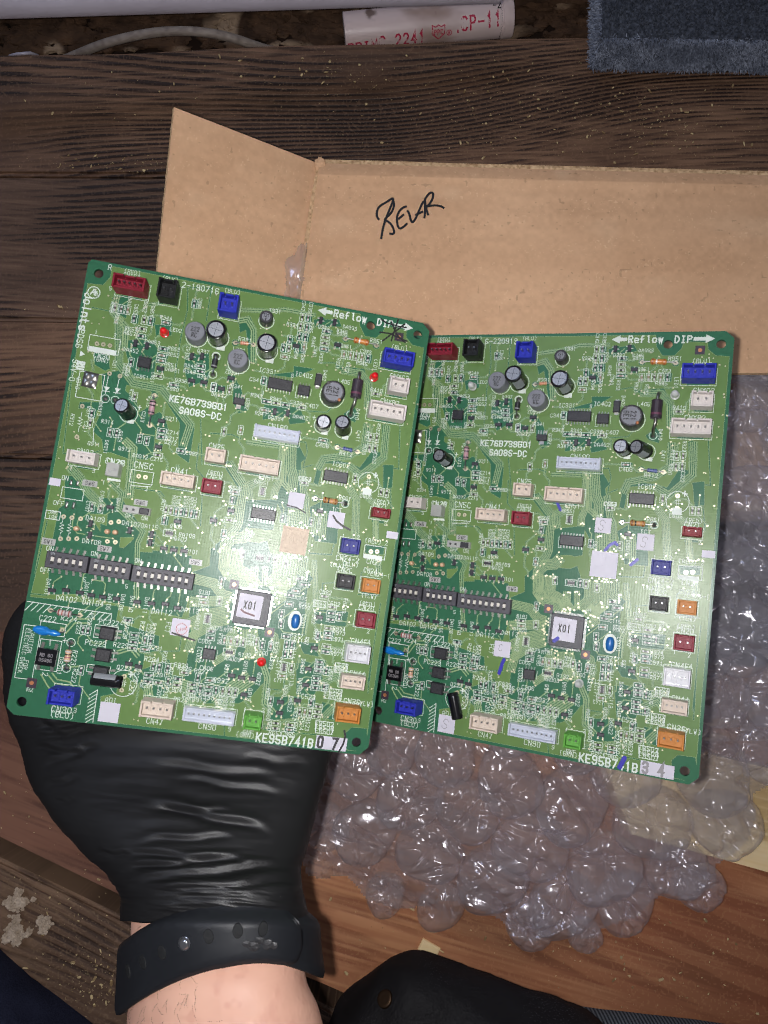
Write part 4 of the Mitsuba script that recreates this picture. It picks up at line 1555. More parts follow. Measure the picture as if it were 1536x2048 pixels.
tx 121.5 126.0 0 C502 1.7
tx 126.3 126.2 90 FB503 1.5
tx 114.3 132.3 90 DA502 1.5
tx 125.4 136.1 0 R974 1.6
tx 125.6 137.8 0 R973 1.6
tx 125.4 140.5 0 C971 1.6
tx 134.6 140.2 0 CN4F 2.1
tx 138.7 139.8 0 4 1.7
tx 125.8 145.2 0 C970 1.5
tx 126.0 146.5 0 R971 1.5
tx 115.8 139.6 90 R972 1.4
tx 112.6 153.4 90 DA504 1.5
tx 124.8 154.7 90 FB506 1.4
tx 110.1 135.0 90 C5001 1.5
tx 108.3 141.2 0 R317 1.6
tx 110.0 143.2 0 R113 1.6
tx 108.3 148.4 90 R114 1.4
tx 112.8 142.8 90 Q97 1.4
tx 98.3 144.4 90 R100 1.4
tx 100.6 147.2 90 R120 1.4
tx 95.1 150.1 0 R160 1.6
tx 99.8 153.8 90 LED3 1.5
tx 101.5 151.8 0 C112 1.5
tx 102.7 155.3 90 IC111 1.5
tx 88.9 145.4 90 R193 1.4
tx 90.6 145.5 90 R196 1.4
tx 77.4 146.6 90 R190 1.4
tx 75.2 142.6 0 R075 1.6
tx 80.4 141.8 0 76 1.5
tx 80.8 142.8 0 R191 1.5
tx 71.6 148.5 0 C005 1.6
tx 70.1 154.0 90 IC002 1.6
tx 83.8 154.1 0 RA003 1.6
tx 88.4 151.8 0 R192 1.6
tx 67.4 141.2 90 RA012 1.5
tx 68.4 128.7 0 R181 1.5
tx 68.2 134.6 0 R1821 1.5
tx 107.9 125.6 0 C115 1.4
tx 115.6 126.4 0 R507 1.4
tx 115.8 127.5 0 R503 1.4
tx 109.5 127.9 0 R001 1.4
tx 109.7 129.1 0 R002 1.4
tx 96.7 122.2 0 A4 1.2
box 115.7 126.9 5.1 2.8
pad 107.1 83.4
ring 120.0 83.5
rax 14.9 144.3 9.9 144.3 21.3 144.7 grey
blob 11.0 152.2 10.2 4.1
db 12.0 162.5
rax 20.0 160.2 19.8 155.9 19.8 166.1 multi
pc 33.5 150.1
pc 33.4 158.8
pc 33.5 165.8
lie 41.9 168.2 31.9 169.9 43.0 169.2
ch 40.0 144.1 h
ch 23.5 150.3 v
ch 25.5 150.3 v
ch 43.5 149.7 h
ch 43.6 152.5 h
ch 43.6 154.9 h
ch 48.0 151.2 v
ch 50.3 151.2 v
ch 48.7 154.8 h
ch 25.5 166.2 v
st 43.4 161.2 h
st 47.3 161.8 h
ch 53.0 161.0 v
ch 55.4 161.1 v
ch 58.7 161.1 v
ch 51.8 164.8 h
ch 51.9 167.3 h
ch 56.0 167.3 h
ch 59.7 166.2 v
stk 61.0 144.2 7.3 6.9
stk 39.0 181.3 7.8 7.8
con 58.0 176.5 12.5 6.3 9.0 cream 4 d
con 21.9 175.9 9.9 5.9 10.0 blue 3 d
fid 7.7 173.5
tx 9.4 147.7 0 C222 2.0
tx 17.4 146.6 0 R224 1.9
tx 32.9 146.0 0 PC222 1.9
tx 21.6 149.7 90 C223 1.5
tx 25.5 145.6 90 R226 1.5
tx 29.2 154.9 0 PC223 2.0
tx 39.0 154.4 0 R229 1.8
tx 39.9 145.5 0 C961 1.5
tx 46.0 146.4 90 R227 1.6
tx 48.6 146.9 90 C224 1.5
tx 50.5 146.6 90 R230 1.6
tx 40.0 149.2 90 R228 1.5
tx 52.7 153.7 0 R221 1.7
tx 22.0 161.7 90 R223 1.8
tx 17.2 165.5 90 DB201 1.7
tx 23.3 168.7 90 R222 1.7
tx 41.8 163.2 0 Q221 1.8
tx 47.1 165.4 90 Q222 1.6
tx 51.9 158.4 0 R204 1.8
tx 56.8 156.9 90 R202 1.5
tx 55.9 164.2 0 C201 1.6
tx 51.8 169.0 0 R201 1.7
tx 57.0 171.0 90 C203 1.6
tx 59.5 171.2 90 R203 1.6
tx 60.3 161.2 90 C202 1.5
tx 63.8 159.3 0 R929 1.7
tx 65.4 160.4 0 R926 1.7
tx 46.1 170.7 90 C221 1.8
tx 44.8 165.4 0 + 3.0
tx 17.3 155.4 0 + 2.5
tx 7.5 176.1 0 A2 1.6
tx 20.7 182.5 0 CN30 2.4
tx 21.3 184.4 0 (BLU) 2.2
tx 25.9 182.1 0 3 1.8
tx 38.8 176.5 0 AOI 1.9
tx 57.1 182.8 0 CN47 2.0
tx 56.1 144.8 90 FCT 1.8
tx 4.7 157.5 90 CAUTION 1.55
tx 4.3 166.7 90 FOR 1.55
tx 2.8 157.7 90 ELECTRIC 1.55
tx 2.6 167.0 90 SHOCK 1.55
tx 12.2 169.5 90 2 2.0
tx 65.8 172.9 0 R928 1.7
tx 72.5 172.2 0 FB912 1.7
caut 4.2 161.6
rect 7.0 149.0 16.8 154.0
rect 8.2 155.9 16.3 167.9
rect 27.9 147.5 36.9 152.6
ln 32.9 153.2 33.2 156.4
rect 30.1 156.6 37.0 161.4
rect 27.5 163.5 36.5 166.4
ln 11.8 155.7 12.0 158.1
hatch 0.5 142.0 33.4 142.0
hatchv 33.1 173.1 33.4 185.9
pad 9.9 144.3
pad 21.3 144.7
ring 19.8 155.9
ring 19.8 166.1
pad 15.6 151.5
pad 42.4 166.5
pad 42.3 172.0
circ 42.6 169.2 5.4
ch 65.5 162.0 h
ch 71.2 163.4 v
ch 63.4 164.8 h
ch 63.4 167.3 h
ch 69.4 166.4 h
ch 69.5 169.0 h
ch 72.9 167.4 v
ch 76.1 163.8 h
ch 76.3 166.5 h
ch 76.2 169.1 h
ch 79.2 167.4 v
ch 81.9 167.5 v
ch 84.5 167.4 v
ch 87.1 167.4 v
st 84.5 160.7 h
st 88.6 161.0 h
st 93.0 161.0 h
st 90.7 167.7 h
ch 101.8 169.0 v
st 105.8 168.9 h
st 112.7 167.4 h
st 106.2 173.3 h
ch 105.4 177.7 h
ch 105.4 179.8 h
ch 111.2 177.7 h
ch 111.2 179.7 h
ch 118.4 167.7 v
ch 114.3 172.0 v
ch 116.4 171.9 v
ch 118.5 172.0 v
ch 121.6 168.9 h
ch 121.5 171.0 h
ch 121.5 173.0 h
ch 119.0 157.5 h
ch 119.2 159.5 h
ch 119.1 161.5 h
ch 122.8 160.6 v
st 115.1 160.7 h
con 133.8 156.4 9.8 5.4 7.0 cream 4 c
con 133.6 169.3 9.8 6.2 9.0 orange 3 d
con 78.4 177.3 20.4 5.0 6.0 clear 9 b
con 95.9 176.9 7.1 5.6 9.0 green 2 d
tx 135.8 153.5 0 CN44 2.0
tx 135.2 165.2 0 CN3S 2.1
tx 140.8 165.4 0 (YLW) 1.8
tx 78.1 182.4 0 CN90 2.2
tx 93.7 183.9 0 (GRN) 1.8
tx 94.7 182.8 0 CNF 1.7
tx 105.8 181.8 0 R651 1.7
tx 111.0 181.5 0 C985 1.7
tx 102.9 178.7 90 R650 1.5
tx 101.9 174.1 90 DA650 1.5
tx 113.6 177.4 90 C650 1.5
tx 116.0 176.8 90 R524 1.6
tx 118.4 176.8 90 R523 1.6
tx 112.7 173.1 90 C522 1.5
tx 110.0 169.3 90 DA522 1.6
tx 116.9 165.5 0 C523 1.8
tx 107.2 164.3 90 Q650 1.5
tx 100.2 166.4 90 R652 1.5
tx 112.7 161.6 90 DA503 1.6
tx 124.0 162.5 90 FB504 1.5
tx 109.1 159.4 90 C113 1.5
tx 104.1 160.3 0 C111 1.4
tx 95.6 160.8 90 Q922 1.6
tx 92.9 167.6 90 Q919 1.6
tx 89.4 156.6 90 Q918 1.5
tx 82.1 159.0 90 Q917 1.6
tx 80.5 163.4 0 R932 1.9
tx 72.1 160.7 0 R927 1.7
tx 74.0 159.2 0 C806 1.7
tx 75.9 170.6 0 R933 1.9
tx 63.0 169.3 0 C804 1.7
tx 69.1 170.8 0 C805 1.8
tx 80.5 172.0 90 C807 1.5
tx 81.7 172.5 90 FB911 1.5
tx 83.7 172.2 90 R930 1.6
tx 86.5 171.9 90 R931 1.6
tx 87.1 182.3 0 9 1.7
tx 99.4 173.2 0 2 1.6
tx 92.1 173.8 0 1 1.6
tx 125.3 175.6 0 FB502 1.9
tx 125.5 177.2 0 FB508 1.9
tx 125.7 178.7 0 FB507 1.9
tx 128.6 150.9 0 C504 1.6
tx 128.7 152.1 0 R509 1.6
tx 128.9 153.3 0 R505 1.6
tx 127.8 161.8 0 C503 1.6
tx 128.0 163.1 0 R508 1.6
tx 127.9 164.4 0 R504 1.6
box 125.5 177.2 7.0 4.9
box 128.7 152.1 5.3 4.0
box 128.0 163.1 5.2 4.3
part 110.0 184.2
num 129.3 183.2 13.0 5.4
hole 139.7 181.6
hole 4.8 5.3
hole 5.2 181.2"""
# bare areas (dk), copper islands (cu), gaps (mo) and bundles of tracks (bun)
TRACES = """dk -0.6 2.2 1.1 -0.0 9.6 0.7 9.6 6.0 7.3 9.8 -0.0 10.4
dk 114.1 1.1 143.6 0.5 145.1 2.3 145.5 10.9 138.5 10.5 135.3 7.7 135.0 4.7 125.7 4.4 124.8 7.4 122.2 10.5 117.5 10.5 114.6 6.3
dk 134.5 178.3 136.6 175.8 143.3 175.4 144.4 183.4 142.7 185.3 134.8 185.0
dk 0.4 140.1 35.6 139.0 35.6 145.1 53.3 148.8 54.0 154.8 48.8 156.0 49.0 162.1 40.8 166.4 40.4 173.6 34.8 175.4 35.6 185.9 2.6 186.3 0.1 184.0
dk 6.1 90.2 12.4 89.2 17.7 97.2 29.4 95.9 40.6 107.8 38.4 111.7 38.5 114.3 45.2 114.8 60.8 114.8 63.2 129.3 60.9 140.2 52.1 139.1 37.8 138.7 20.0 136.3 7.5 138.4 5.7 121.3 5.9 103.7 7.8 101.7
cu 31.5 111.5 36.8 110.7 36.7 111.6 33.6 115.6 31.9 115.6
cu 39.5 114.7 44.5 114.3 45.1 115.7 39.7 116.2
cu 18.0 103.9 25.0 103.1 25.5 107.7 22.8 107.0 23.4 110.4
dk 72.8 106.9 79.6 105.6 87.3 105.4 90.1 103.9 92.7 110.2 103.7 108.7 107.9 108.8 108.3 113.7 111.4 116.8 109.7 119.9 110.4 137.1 99.5 141.6 94.8 152.4 77.5 155.2 65.1 152.7 61.9 121.3 72.4 115.5
dk 67.4 138.0 80.7 137.3 97.1 139.9 102.1 141.6 100.7 147.7 100.2 152.5 99.6 159.7 96.7 163.6 93.4 168.7 89.1 171.6 76.0 173.2 65.8 167.4 65.8 153.5 67.6 143.3
dk 68.0 73.8 71.1 73.3 77.5 82.3 79.8 88.4 90.1 86.5 88.8 80.0 90.7 78.8 89.9 66.1 89.1 57.5 94.8 57.2 98.2 65.6 99.4 71.7 100.9 75.0 102.2 81.7 104.0 84.3 105.0 95.6 96.9 96.1 91.9 88.0 91.9 99.0 88.7 100.0 86.6 99.5 82.6 99.9 79.7 105.0 77.4 109.7 76.2 119.2 68.7 120.1 67.8 110.8 75.9 101.2 74.6 83.9 67.9 76.3
dk 105.3 87.5 110.1 83.8 117.6 83.1 119.1 100.9 109.7 101.2 108.5 98.6
dk 123.7 58.2 127.9 59.5 123.8 67.3 119.1 66.1 110.6 65.6 106.1 69.6 105.3 76.8 107.4 77.8 108.4 67.9 121.1 66.5 124.9 70.4 133.9 60.4 132.5 46.8 130.6 47.2 131.8 59.5
dk 13.1 46.4 20.1 43.7 24.7 43.9 26.4 47.7 36.0 48.0 37.6 49.8 33.8 50.5 31.6 49.2 23.4 49.3 23.4 51.7 26.0 53.3 28.7 55.6 30.6 59.4 33.5 56.8 34.2 60.8 38.3 58.0 40.9 59.6 43.1 65.1 37.9 65.6 38.8 76.5 36.5 78.5 28.7 79.2 22.0 77.9 19.2 78.4 17.7 73.2 13.6 70.5 15.4 62.0 12.4 61.2 6.4 62.3 6.6 59.5 15.1 58.0
dk 8.3 37.3 9.6 43.2 14.2 45.1 15.9 43.8 14.9 39.8 14.0 38.3
dk 34.9 47.2 37.1 46.5 48.6 60.0 53.3 62.3 53.4 77.1 48.3 74.5 47.1 61.3
dk 18.6 31.8 24.6 29.4 32.2 29.8 33.1 31.5 33.6 41.8 33.0 45.0 25.5 45.1 23.0 40.7 21.1 36.2
dk 30.3 22.2 37.1 20.9 37.9 25.6 31.7 26.8
dk 11.6 14.2 18.3 12.8 18.7 22.0 15.6 20.8
dk 45.0 32.9 54.0 30.0 55.8 40.8 48.3 45.8 44.7 37.9
dk 63.6 13.5 68.3 11.3 70.9 15.4 73.3 30.6 70.8 31.1 67.4 17.4 65.1 19.1
dk 89.5 28.9 98.5 28.6 90.3 34.0 79.0 34.8 89.9 31.5
dk 79.8 47.6 94.8 46.2 98.3 52.1 91.6 54.0 90.4 50.9 80.2 54.0
dk 113.4 45.6 117.3 41.6 119.7 44.5 119.0 48.5 114.9 47.3
dk 106.5 25.8 119.3 24.7 121.2 28.3 117.4 25.1 109.9 27.1
dk 87.9 18.7 91.7 18.0 93.7 22.9 88.7 23.8
dk 94.6 7.5 105.3 5.4 107.1 8.4 95.7 10.6
dk 76.8 64.2 89.9 63.9 97.4 62.7 100.6 67.3 97.9 70.3 91.1 71.5 90.1 65.2 78.0 64.0
dk 65.5 37.2 69.6 43.0 73.4 51.3 70.0 53.2 66.8 48.6
dk 133.6 64.5 138.1 63.8 138.9 73.5 135.1 74.7
dk 96.9 129.7 103.2 130.0 110.9 130.8 111.8 140.7 100.8 142.2
dk 113.8 129.2 128.3 128.4 128.0 134.8 114.8 135.3
dk 109.1 143.6 117.9 143.1 118.7 148.6 112.4 148.2
dk 111.5 150.8 117.3 151.9 118.3 158.4 112.5 156.9
dk 131.0 99.3 139.4 98.7 139.3 102.6 131.6 103.1
dk 109.8 152.4 120.4 151.1 121.4 157.5 119.0 165.5 111.8 165.2
dk 100.3 167.8 109.5 166.1 111.1 168.9 114.4 174.4 102.9 176.9
dk 122.8 166.8 129.0 167.9 128.7 173.8 123.8 173.2
dk 42.9 166.2 58.8 157.5 62.1 167.1 57.2 173.7 50.2 170.7
bun 5 0.75 7.4 86.2 12.1 90.4 15.7 95.1 22.8 100.5
bun 3 0.8 23.9 90.2 29.0 93.6 29.0 100.1 40.0 107.9 38.6 112.8 42.2 137.5
bun 4 0.9 26.5 71.9 30.5 74.8 32.1 94.9
bun 2 0.7 49.8 86.6 49.1 78.9
bun 4 0.85 15.9 22.5 19.1 41.4 26.0 48.1 37.6 48.4 51.4 61.2 50.0 70.5
bun 3 0.9 13.7 13.1 13.2 20.6 19.3 25.5 20.3 35.1
bun 2 0.8 26.7 14.3 34.5 12.1
bun 1 0.8 8.2 41.6 9.5 45.6
bun 3 0.9 63.7 14.2 67.3 12.8 70.5 16.8 72.7 30.7
bun 2 0.9 63.6 9.3 76.0 7.5 82.1 5.6 94.9 5.5
bun 4 0.75 109.9 27.1 118.4 26.9 122.2 30.8 123.2 41.9
bun 4 0.8 106.3 70.9 108.1 66.0 118.6 63.0 124.4 58.1 124.2 48.3
bun 4 0.8 119.3 67.4 124.9 70.4 133.3 61.2 132.6 47.5
bun 3 0.9 91.2 63.7 92.9 78.9 98.0 83.2
bun 2 0.9 75.5 64.5 88.1 64.2
bun 5 0.6 88.5 58.2 90.6 66.1 91.1 79.2 90.1 82.7 90.1 86.5
bun 6 0.75 93.3 59.0 95.2 72.7 96.8 76.0 97.0 81.8
bun 9 0.72 99.6 89.0 100.2 95.8
bun 4 0.75 99.7 72.4 101.9 81.7 103.4 84.3 104.4 95.7
bun 5 0.75 69.5 74.4 76.9 82.7 77.3 98.3 76.5 100.8 74.1 104.2
bun 5 0.72 80.1 88.3 79.3 86.3 78.9 82.5 83.4 79.4
bun 6 0.72 108.9 88.6 109.7 98.5
bun 4 0.75 111.7 88.3 112.7 99.9
bun 7 0.68 82.7 100.9 80.3 104.2 75.9 105.0 73.5 108.4 74.3 117.3 76.7 120.2
bun 8 0.62 71.8 109.5 74.1 111.1 74.4 117.1 78.0 120.6 82.6 121.2 84.6 124.2
bun 9 0.55 79.1 109.3 79.5 117.4 85.4 119.4 89.0 123.7
bun 4 0.9 86.8 115.6 87.4 122.7
bun 3 0.9 91.1 114.8 91.8 122.7
bun 9 0.62 96.3 109.2 97.1 117.9 93.2 122.5
bun 9 0.62 101.6 108.6 102.1 119.1 97.9 123.1 97.3 125.8
bun 6 0.72 106.0 108.7 106.2 114.2 108.8 116.2
bun 7 0.62 62.2 123.7 71.5 124.7 75.5 128.7 78.9 129.2
bun 7 0.62 63.2 133.4 75.2 131.4 79.1 131.5
bun 8 0.62 64.1 142.6 72.1 137.3 79.1 135.1
bun 6 0.62 64.7 148.3 74.9 140.5 79.5 138.6
bun 6 0.62 97.2 128.8 99.9 126.4 99.5 122.3 102.7 119.3
bun 6 0.62 86.6 141.7 87.2 145.8 90.4 148.8 89.1 153.3
bun 6 0.62 90.3 141.2 91.3 145.1 93.1 152.7
bun 4 0.7 95.4 140.4 99.6 142.7 100.9 147.2 99.9 151.6
bun 5 0.62 83.1 142.0 81.0 145.5 82.6 153.0
bun 6 0.65 65.8 153.5 67.6 143.3 69.3 135.4
bun 5 0.65 76.2 156.8 82.9 151.2 84.7 143.9
bun 5 0.9 69.3 174.6 67.5 167.2 64.0 166.5
bun 7 0.95 80.7 173.7 85.9 166.1 92.1 160.6
bun 3 0.95 93.9 149.8 99.0 159.8 99.5 170.3 103.5 173.3
bun 4 0.8 124.4 173.2 128.9 167.3
bun 4 0.8 121.7 159.3 127.1 155.6 129.3 157.7
bun 3 0.8 100.4 179.5 103.3 179.2
bun 5 0.6 120.3 75.8 124.4 81.0 126.5 97.4
bun 4 0.6 125.7 76.9 133.0 82.2 135.1 96.1
bun 2 0.8 122.9 105.0 124.0 112.5
bun 2 1.2 110.8 109.4 113.9 125.4 111.1 132.1 111.1 140.2
bun 3 0.9 137.4 105.4 138.6 111.0
bun 2 0.8 134.3 86.5 135.5 96.7
bun 2 1.6 14.7 151.2 16.9 151.5 19.4 147.3 25.1 146.5
bun 2 1.6 14.2 169.3 16.7 171.7 21.5 172.1 25.3 175.5
bun 1 1.6 10.6 169.7 13.3 173.2 16.5 176.6
bun 1 1.4 19.9 165.8 24.5 164.7
bun 2 1.2 38.2 157.4 43.2 155.1 46.4 158.0
bun 4 0.9 53.3 173.1 52.0 168.9
mo 0.7 14.5 1.1 26.6 1.8 50.7 3.7 81.3 12.6 80.7 17.8 77.8
mo 4.5 19.9 12.6 20.1 14.6 18.5
mo 41.4 3.9 50.2 2.7 50.5 0.8 50.7 17.0
mo 40.9 4.0 42.4 13.6 41.6 26.2 42.0 43.3
mo 55.1 58.1 58.7 76.9
mo 99.3 25.8 106.3 24.5 109.1 25.9
mo 97.5 47.1 106.4 46.2 109.0 42.4
mo 59.8 63.3 69.0 62.4 72.9 63.6
mo 138.1 44.5 140.5 65.2 133.3 65.1
mo 94.5 60.6 99.6 60.4 100.8 64.0 100.0 71.3 104.1 69.3
mo 0.4 138.8 7.6 138.6
mo 2.4 109.0 2.2 117.2 1.2 138.1
mo 31.7 90.8 44.1 90.6 46.1 92.6
mo 56.1 68.1 56.7 78.9 60.1 81.9 62.2 102.1
mo 107.8 106.6 117.5 105.8 118.4 96.7
mo 116.4 125.0 115.6 118.2 121.5 117.0
mo 131.5 119.7 131.2 111.5 133.2 109.3
mo 131.0 120.7 140.6 120.0
mo 137.7 69.7 139.9 84.4
mo 85.5 185.4 83.9 175.1
mo 100.6 180.7 121.9 180.5 122.5 180.2
mo 140.8 157.4 141.2 122.9
mo 141.4 161.0 141.0 142.4
mo 100.7 166.6 100.9 164.2 106.2 164.2 106.2 160.0
mo 54.3 154.8 62.1 153.7 62.0 147.0
mo 33.9 166.4 41.4 165.2"""
PENS = [(99.4, 85.4), (117.2, 91.0), (61.0, 144.2), (39.0, 181.3)]
PEN2 = [[79.0, 77.0, 80.6, 80.0], [101.2, 96.0, 102.9, 93.5, 105.0, 92.3, 105.8, 93.2], [112.2, 101.1, 114.5, 98.7], [62.3, 148.6, 61.7, 150.3, 60.7, 154.9], [116.4, 181.0, 114.8, 185.1]]

# ------------------------------------------------------------------ the two circuit boards
BW, BH = 145.0, 186.5


def board_frame(r, t):
    r = np.array(r)
    a = np.linalg.norm(r)
    k = r / a
    K = np.array([[0, -k[2], k[1]], [k[2], 0, -k[0]], [-k[1], k[0], 0]])
    R = RC @ (np.eye(3) + math.sin(a) * K + (1 - math.cos(a)) * K @ K)
    M = np.eye(4)
    M[:3, 0], M[:3, 1], M[:3, 2], M[:3, 3] = R[:, 0], -R[:, 1], -R[:, 2], CAM + RC @ (np.array(t) / 1000)
    return M


FRAME = [board_frame((-0.067708, -0.133256, 0.151953), (-121.8135, -104.5536, 309.6996)),
         board_frame((-0.089437, 0.389804, 0.096531), (12.6223, -86.4703, 367.7828))]
BOARD = ['circuit_board', 'circuit_board_001']
used.update(BOARD)


def mv(x=0, y=0, z=0, rot=0.0, lean=None):
    """board placement in mm, y down; rot in degrees clockwise as seen; lean = (axis direction mm right, mm down, degrees)"""
    M = np.eye(4)
    a = -math.radians(rot)
    M[:2, :2] = [[math.cos(a), -math.sin(a)], [math.sin(a), math.cos(a)]]
    if lean and lean[2]:
        d = np.array([lean[0], -lean[1], 0.0])
        d /= np.linalg.norm(d)
        M[:3, :3] = trimesh.transformations.rotation_matrix(math.radians(lean[2]), np.cross([0, 0, 1], d))[:3, :3] @ M[:3, :3]
    M[:3, 3] = [x / 1000, -y / 1000, z / 1000]
    return M


def part(name, shape, M, boards=(0, 1)):
    """the part under each board; returns the keys"""
    return {b: put(f'{BOARD[b]}__{name}', shape, FRAME[b] @ M) for b in boards}


def sub(keys, name, shape, M):
    for b, k in keys.items():
        put(f'{k}__{name}', shape, FRAME[b] @ M)


def vcol(meshes):
    """several (mesh, colour) as one mesh with a colour per vertex"""
    m = cat([a for a, _ in meshes])
    c = np.vstack([np.tile(bc(*k), (len(a.vertices), 1)) for a, k in meshes])
    return m, c


def painted(meshes):
    fm, fc = [], []
    for m, k in meshes:
        m = m.copy()
        m.unmerge_vertices()
        fm.append((m, k))
    m, c = vcol(fm)
    return mikit.ply(mm(m), 'painted', color=c)


rows = [l.split() for l in DATA.strip().split('\n')]
rows = [[k if i == 0 else (float(k) if k.replace('.', '', 1).replace('-', '', 1).isdigit() and not (r[0] == 'tx' and i == 4) else k) for i, k in enumerate(r)] for r in rows]
trows = [l.split() for l in TRACES.strip().split('\n')]

# the outline, with drilled and mounting holes
corner = [(1.2, 0), (BW - 3.4, 0), (BW, 3.0), (BW, BH - 3.4), (BW - 3.4, BH), (3.2, BH), (0, BH - 2.6), (0, 1.6)]
outline = Polygon(corner).buffer(-0.8).buffer(0.8, quad_segs=4)
holes = [(r[1], r[2], 1.9) for r in rows if r[0] == 'hole']
drilled = unary_union([Point(x, y).buffer(q, quad_segs=6) for x, y, q in holes])
body = outline.difference(drilled)
bshape = slab(body, -1.6, 0)
bkeys = {}
for b in (0, 1):
    bkeys[b] = put(BOARD[b] + '__laminate', mikit.ply(bshape, 'mask_bare', uv=bshape.vertices[:, :2]), FRAME[b])
rim = slab(outline.buffer(0.05).difference(outline.buffer(-0.02)), -1.55, -0.06)
for b in (0, 1):
    put(BOARD[b] + '__cut_edge', mikit.ply(rim, 'board_edge'), FRAME[b])


def pts(v):
    v = [float(q) for q in v]
    return list(zip(v[::2], v[1::2]))


dark, moat, tracks, islands = [], [], [], []
for r in trows:
    if r[0] == 'dk':
        dark.append(Polygon(pts(r[1:])).buffer(0))
    elif r[0] == 'cu':
        islands.append(Polygon(pts(r[1:])).buffer(0))
    elif r[0] == 'mo':
        moat.append(LineString(pts(r[1:])).buffer(0.24, cap_style='flat', join_style='mitre'))
    else:
        n, p, q = int(r[1]), float(r[2]), LineString(pts(r[3:]))
        for i in range(n):
            d = (i - (n - 1) / 2) * p
            o = q.offset_curve(d, join_style='mitre', mitre_limit=2) if abs(d) > 1e-6 else q
            if not o.is_empty:
                tracks.append(o.buffer(0.17 if p < 0.9 else 0.24, cap_style='round', quad_segs=2, join_style='mitre'))
# short tracks from the small parts to vias near by
qrng = np.random.default_rng(77)
laid, ends = list(tracks), []
bodies = [sbox(r[1] - 1.9, r[2] - 1.9, r[1] + 1.9, r[2] + 1.9) for r in rows if r[0] in ('ch', 'st', 'ra')] + [sbox(r[1] - r[3] / 2, r[2] - r[4] / 2, r[1] + r[3] / 2, r[2] + r[4] / 2) for r in rows if r[0] in ('con', 'stk', 'qrs')]
edge_in = outline.buffer(-2)
for r in [q for q in rows if q[0] in ('ch', 'st')] * 3:
    v = (0, 1) if (r[3] == 'v') == (r[0] == 'ch') else (1, 0)
    s = qrng.choice([-1, 1])
    p0 = np.array([r[1] + v[0] * s * 2.0, r[2] + v[1] * s * 2.0])
    d0 = math.atan2(v[1] * s, v[0] * s)
    P = [p0]
    for j in range(qrng.integers(2, 5)):
        d0 += qrng.choice([-1, 0, 1]) * math.pi / 4
        P.append(P[-1] + np.array([math.cos(d0), math.sin(d0)]) * qrng.uniform(1.0, 4.0))
    l = LineString(P).buffer(0.16, quad_segs=1, join_style='mitre')
    if not edge_in.contains(l) or any(l.distance(q) < 0.4 for q in laid if q.bounds[0] - 1 < l.bounds[2] and q.bounds[2] + 1 > l.bounds[0] and q.bounds[1] - 1 < l.bounds[3] and q.bounds[3] + 1 > l.bounds[1]):
        continue
    laid.append(l)
    tracks.append(l)
    ends.append(P[-1])
dark, tracks = unary_union(dark), unary_union(tracks)
rects = []
for r in rows:                                                      # bare gaps round the small transistors and the leads of the chips
    if r[0] == 'st':
        rects.append(sbox(r[1] - 1.6, r[2] - 1.5, r[1] + 1.6, r[2] + 1.6))
    if r[0] == 'ch' and random.random() < 0.45:
        w, h = (1.0, 1.9) if r[3] == 'v' else (1.9, 1.0)
        rects.append(sbox(r[1] - w, r[2] - h, r[1] + w + 0.8, r[2] + h))
    if r[0] == 'con' and r[7] != 'clear':
        rects.append(LineString([(r[1] - r[3] * 0.3, r[2] + 3.4), (r[1] + r[3] * 0.3, r[2] + 3.4)]).buffer(0.5, cap_style='square'))
    if r[0] == 'rax':
        rects += [Point(r[3], r[4]).buffer(1.6, quad_segs=2), Point(r[5], r[6]).buffer(1.6, quad_segs=2)]
gaps = unary_union(rects + moat)
pour = outline.buffer(-1.3, join_style='mitre').difference(dark).difference(tracks.buffer(0.26, quad_segs=1)).difference(gaps)
copper = unary_union([pour, tracks, *islands]).difference(drilled.buffer(0.6)).intersection(outline.buffer(-0.5))
copper = copper.simplify(0.03)
cshape = flat(copper, 0.05)
cply = mikit.ply(cshape, 'mask_copper', uv=cshape.vertices[:, :2])
part('copper_pour', cply, np.eye(4))

line_work = unary_union([tracks, copper.boundary.buffer(0.085, quad_segs=1)]).intersection(copper.buffer(0.05)).simplify(0.03)  # tracks plus copper outlines, drawn paler as painted edge highlights
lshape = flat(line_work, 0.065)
part('lit_track_lines', mikit.ply(lshape, 'mask_track_lit', uv=lshape.vertices[:, :2]), np.eye(4))

# via and solder pads: small discs, with their holes
pads, gold, holesd = [], [], []
free = pour.buffer(-0.7)
prng = np.random.default_rng(3)
taken = [np.array([r[1], r[2]]) for r in rows if r[0] in ('ch', 'st', 'ra', 'so', 'con', 'cap', 'ind', 'led')]
taken = np.array(taken)
cand = prng.uniform([2, 2], [BW - 2, BH - 2], (1500, 2))
n = 0
for c in cand:
    if np.abs(taken - c).max(1).min() < 2.2 or not free.contains(Point(*c)):
        continue
    k = prng.integers(0, 5)
    for dx in ((0, 0), (1.3, 0.2))[: 2 if k == 0 else 1]:
        pass
    for dx, dy in (((0, 0), (1.7, 0.25)) if k == 0 else ((0, 0),)):
        pads.append((c[0] + dx, c[1] + dy, prng.uniform(0.28, 0.42)))
    n += 1
    if n > 210:
        break
for r in rows:
    if r[0] == 'st':
        for dx, dy in ((-1.1, 1.7), (1.1, 1.9), (0.2, -1.8)):
            if prng.random() < 0.7:
                pads.append((r[1] + dx + prng.uniform(-.3, .3), r[2] + dy, prng.uniform(0.3, 0.45)))
    if r[0] == 'ch' and prng.random() < 0.4:
        w = (0, 2.5) if r[3] == 'v' else (2.5, 0)
        s = prng.choice([-1, 1])
        pads.append((r[1] + s * w[0], r[2] + s * w[1], 0.38))
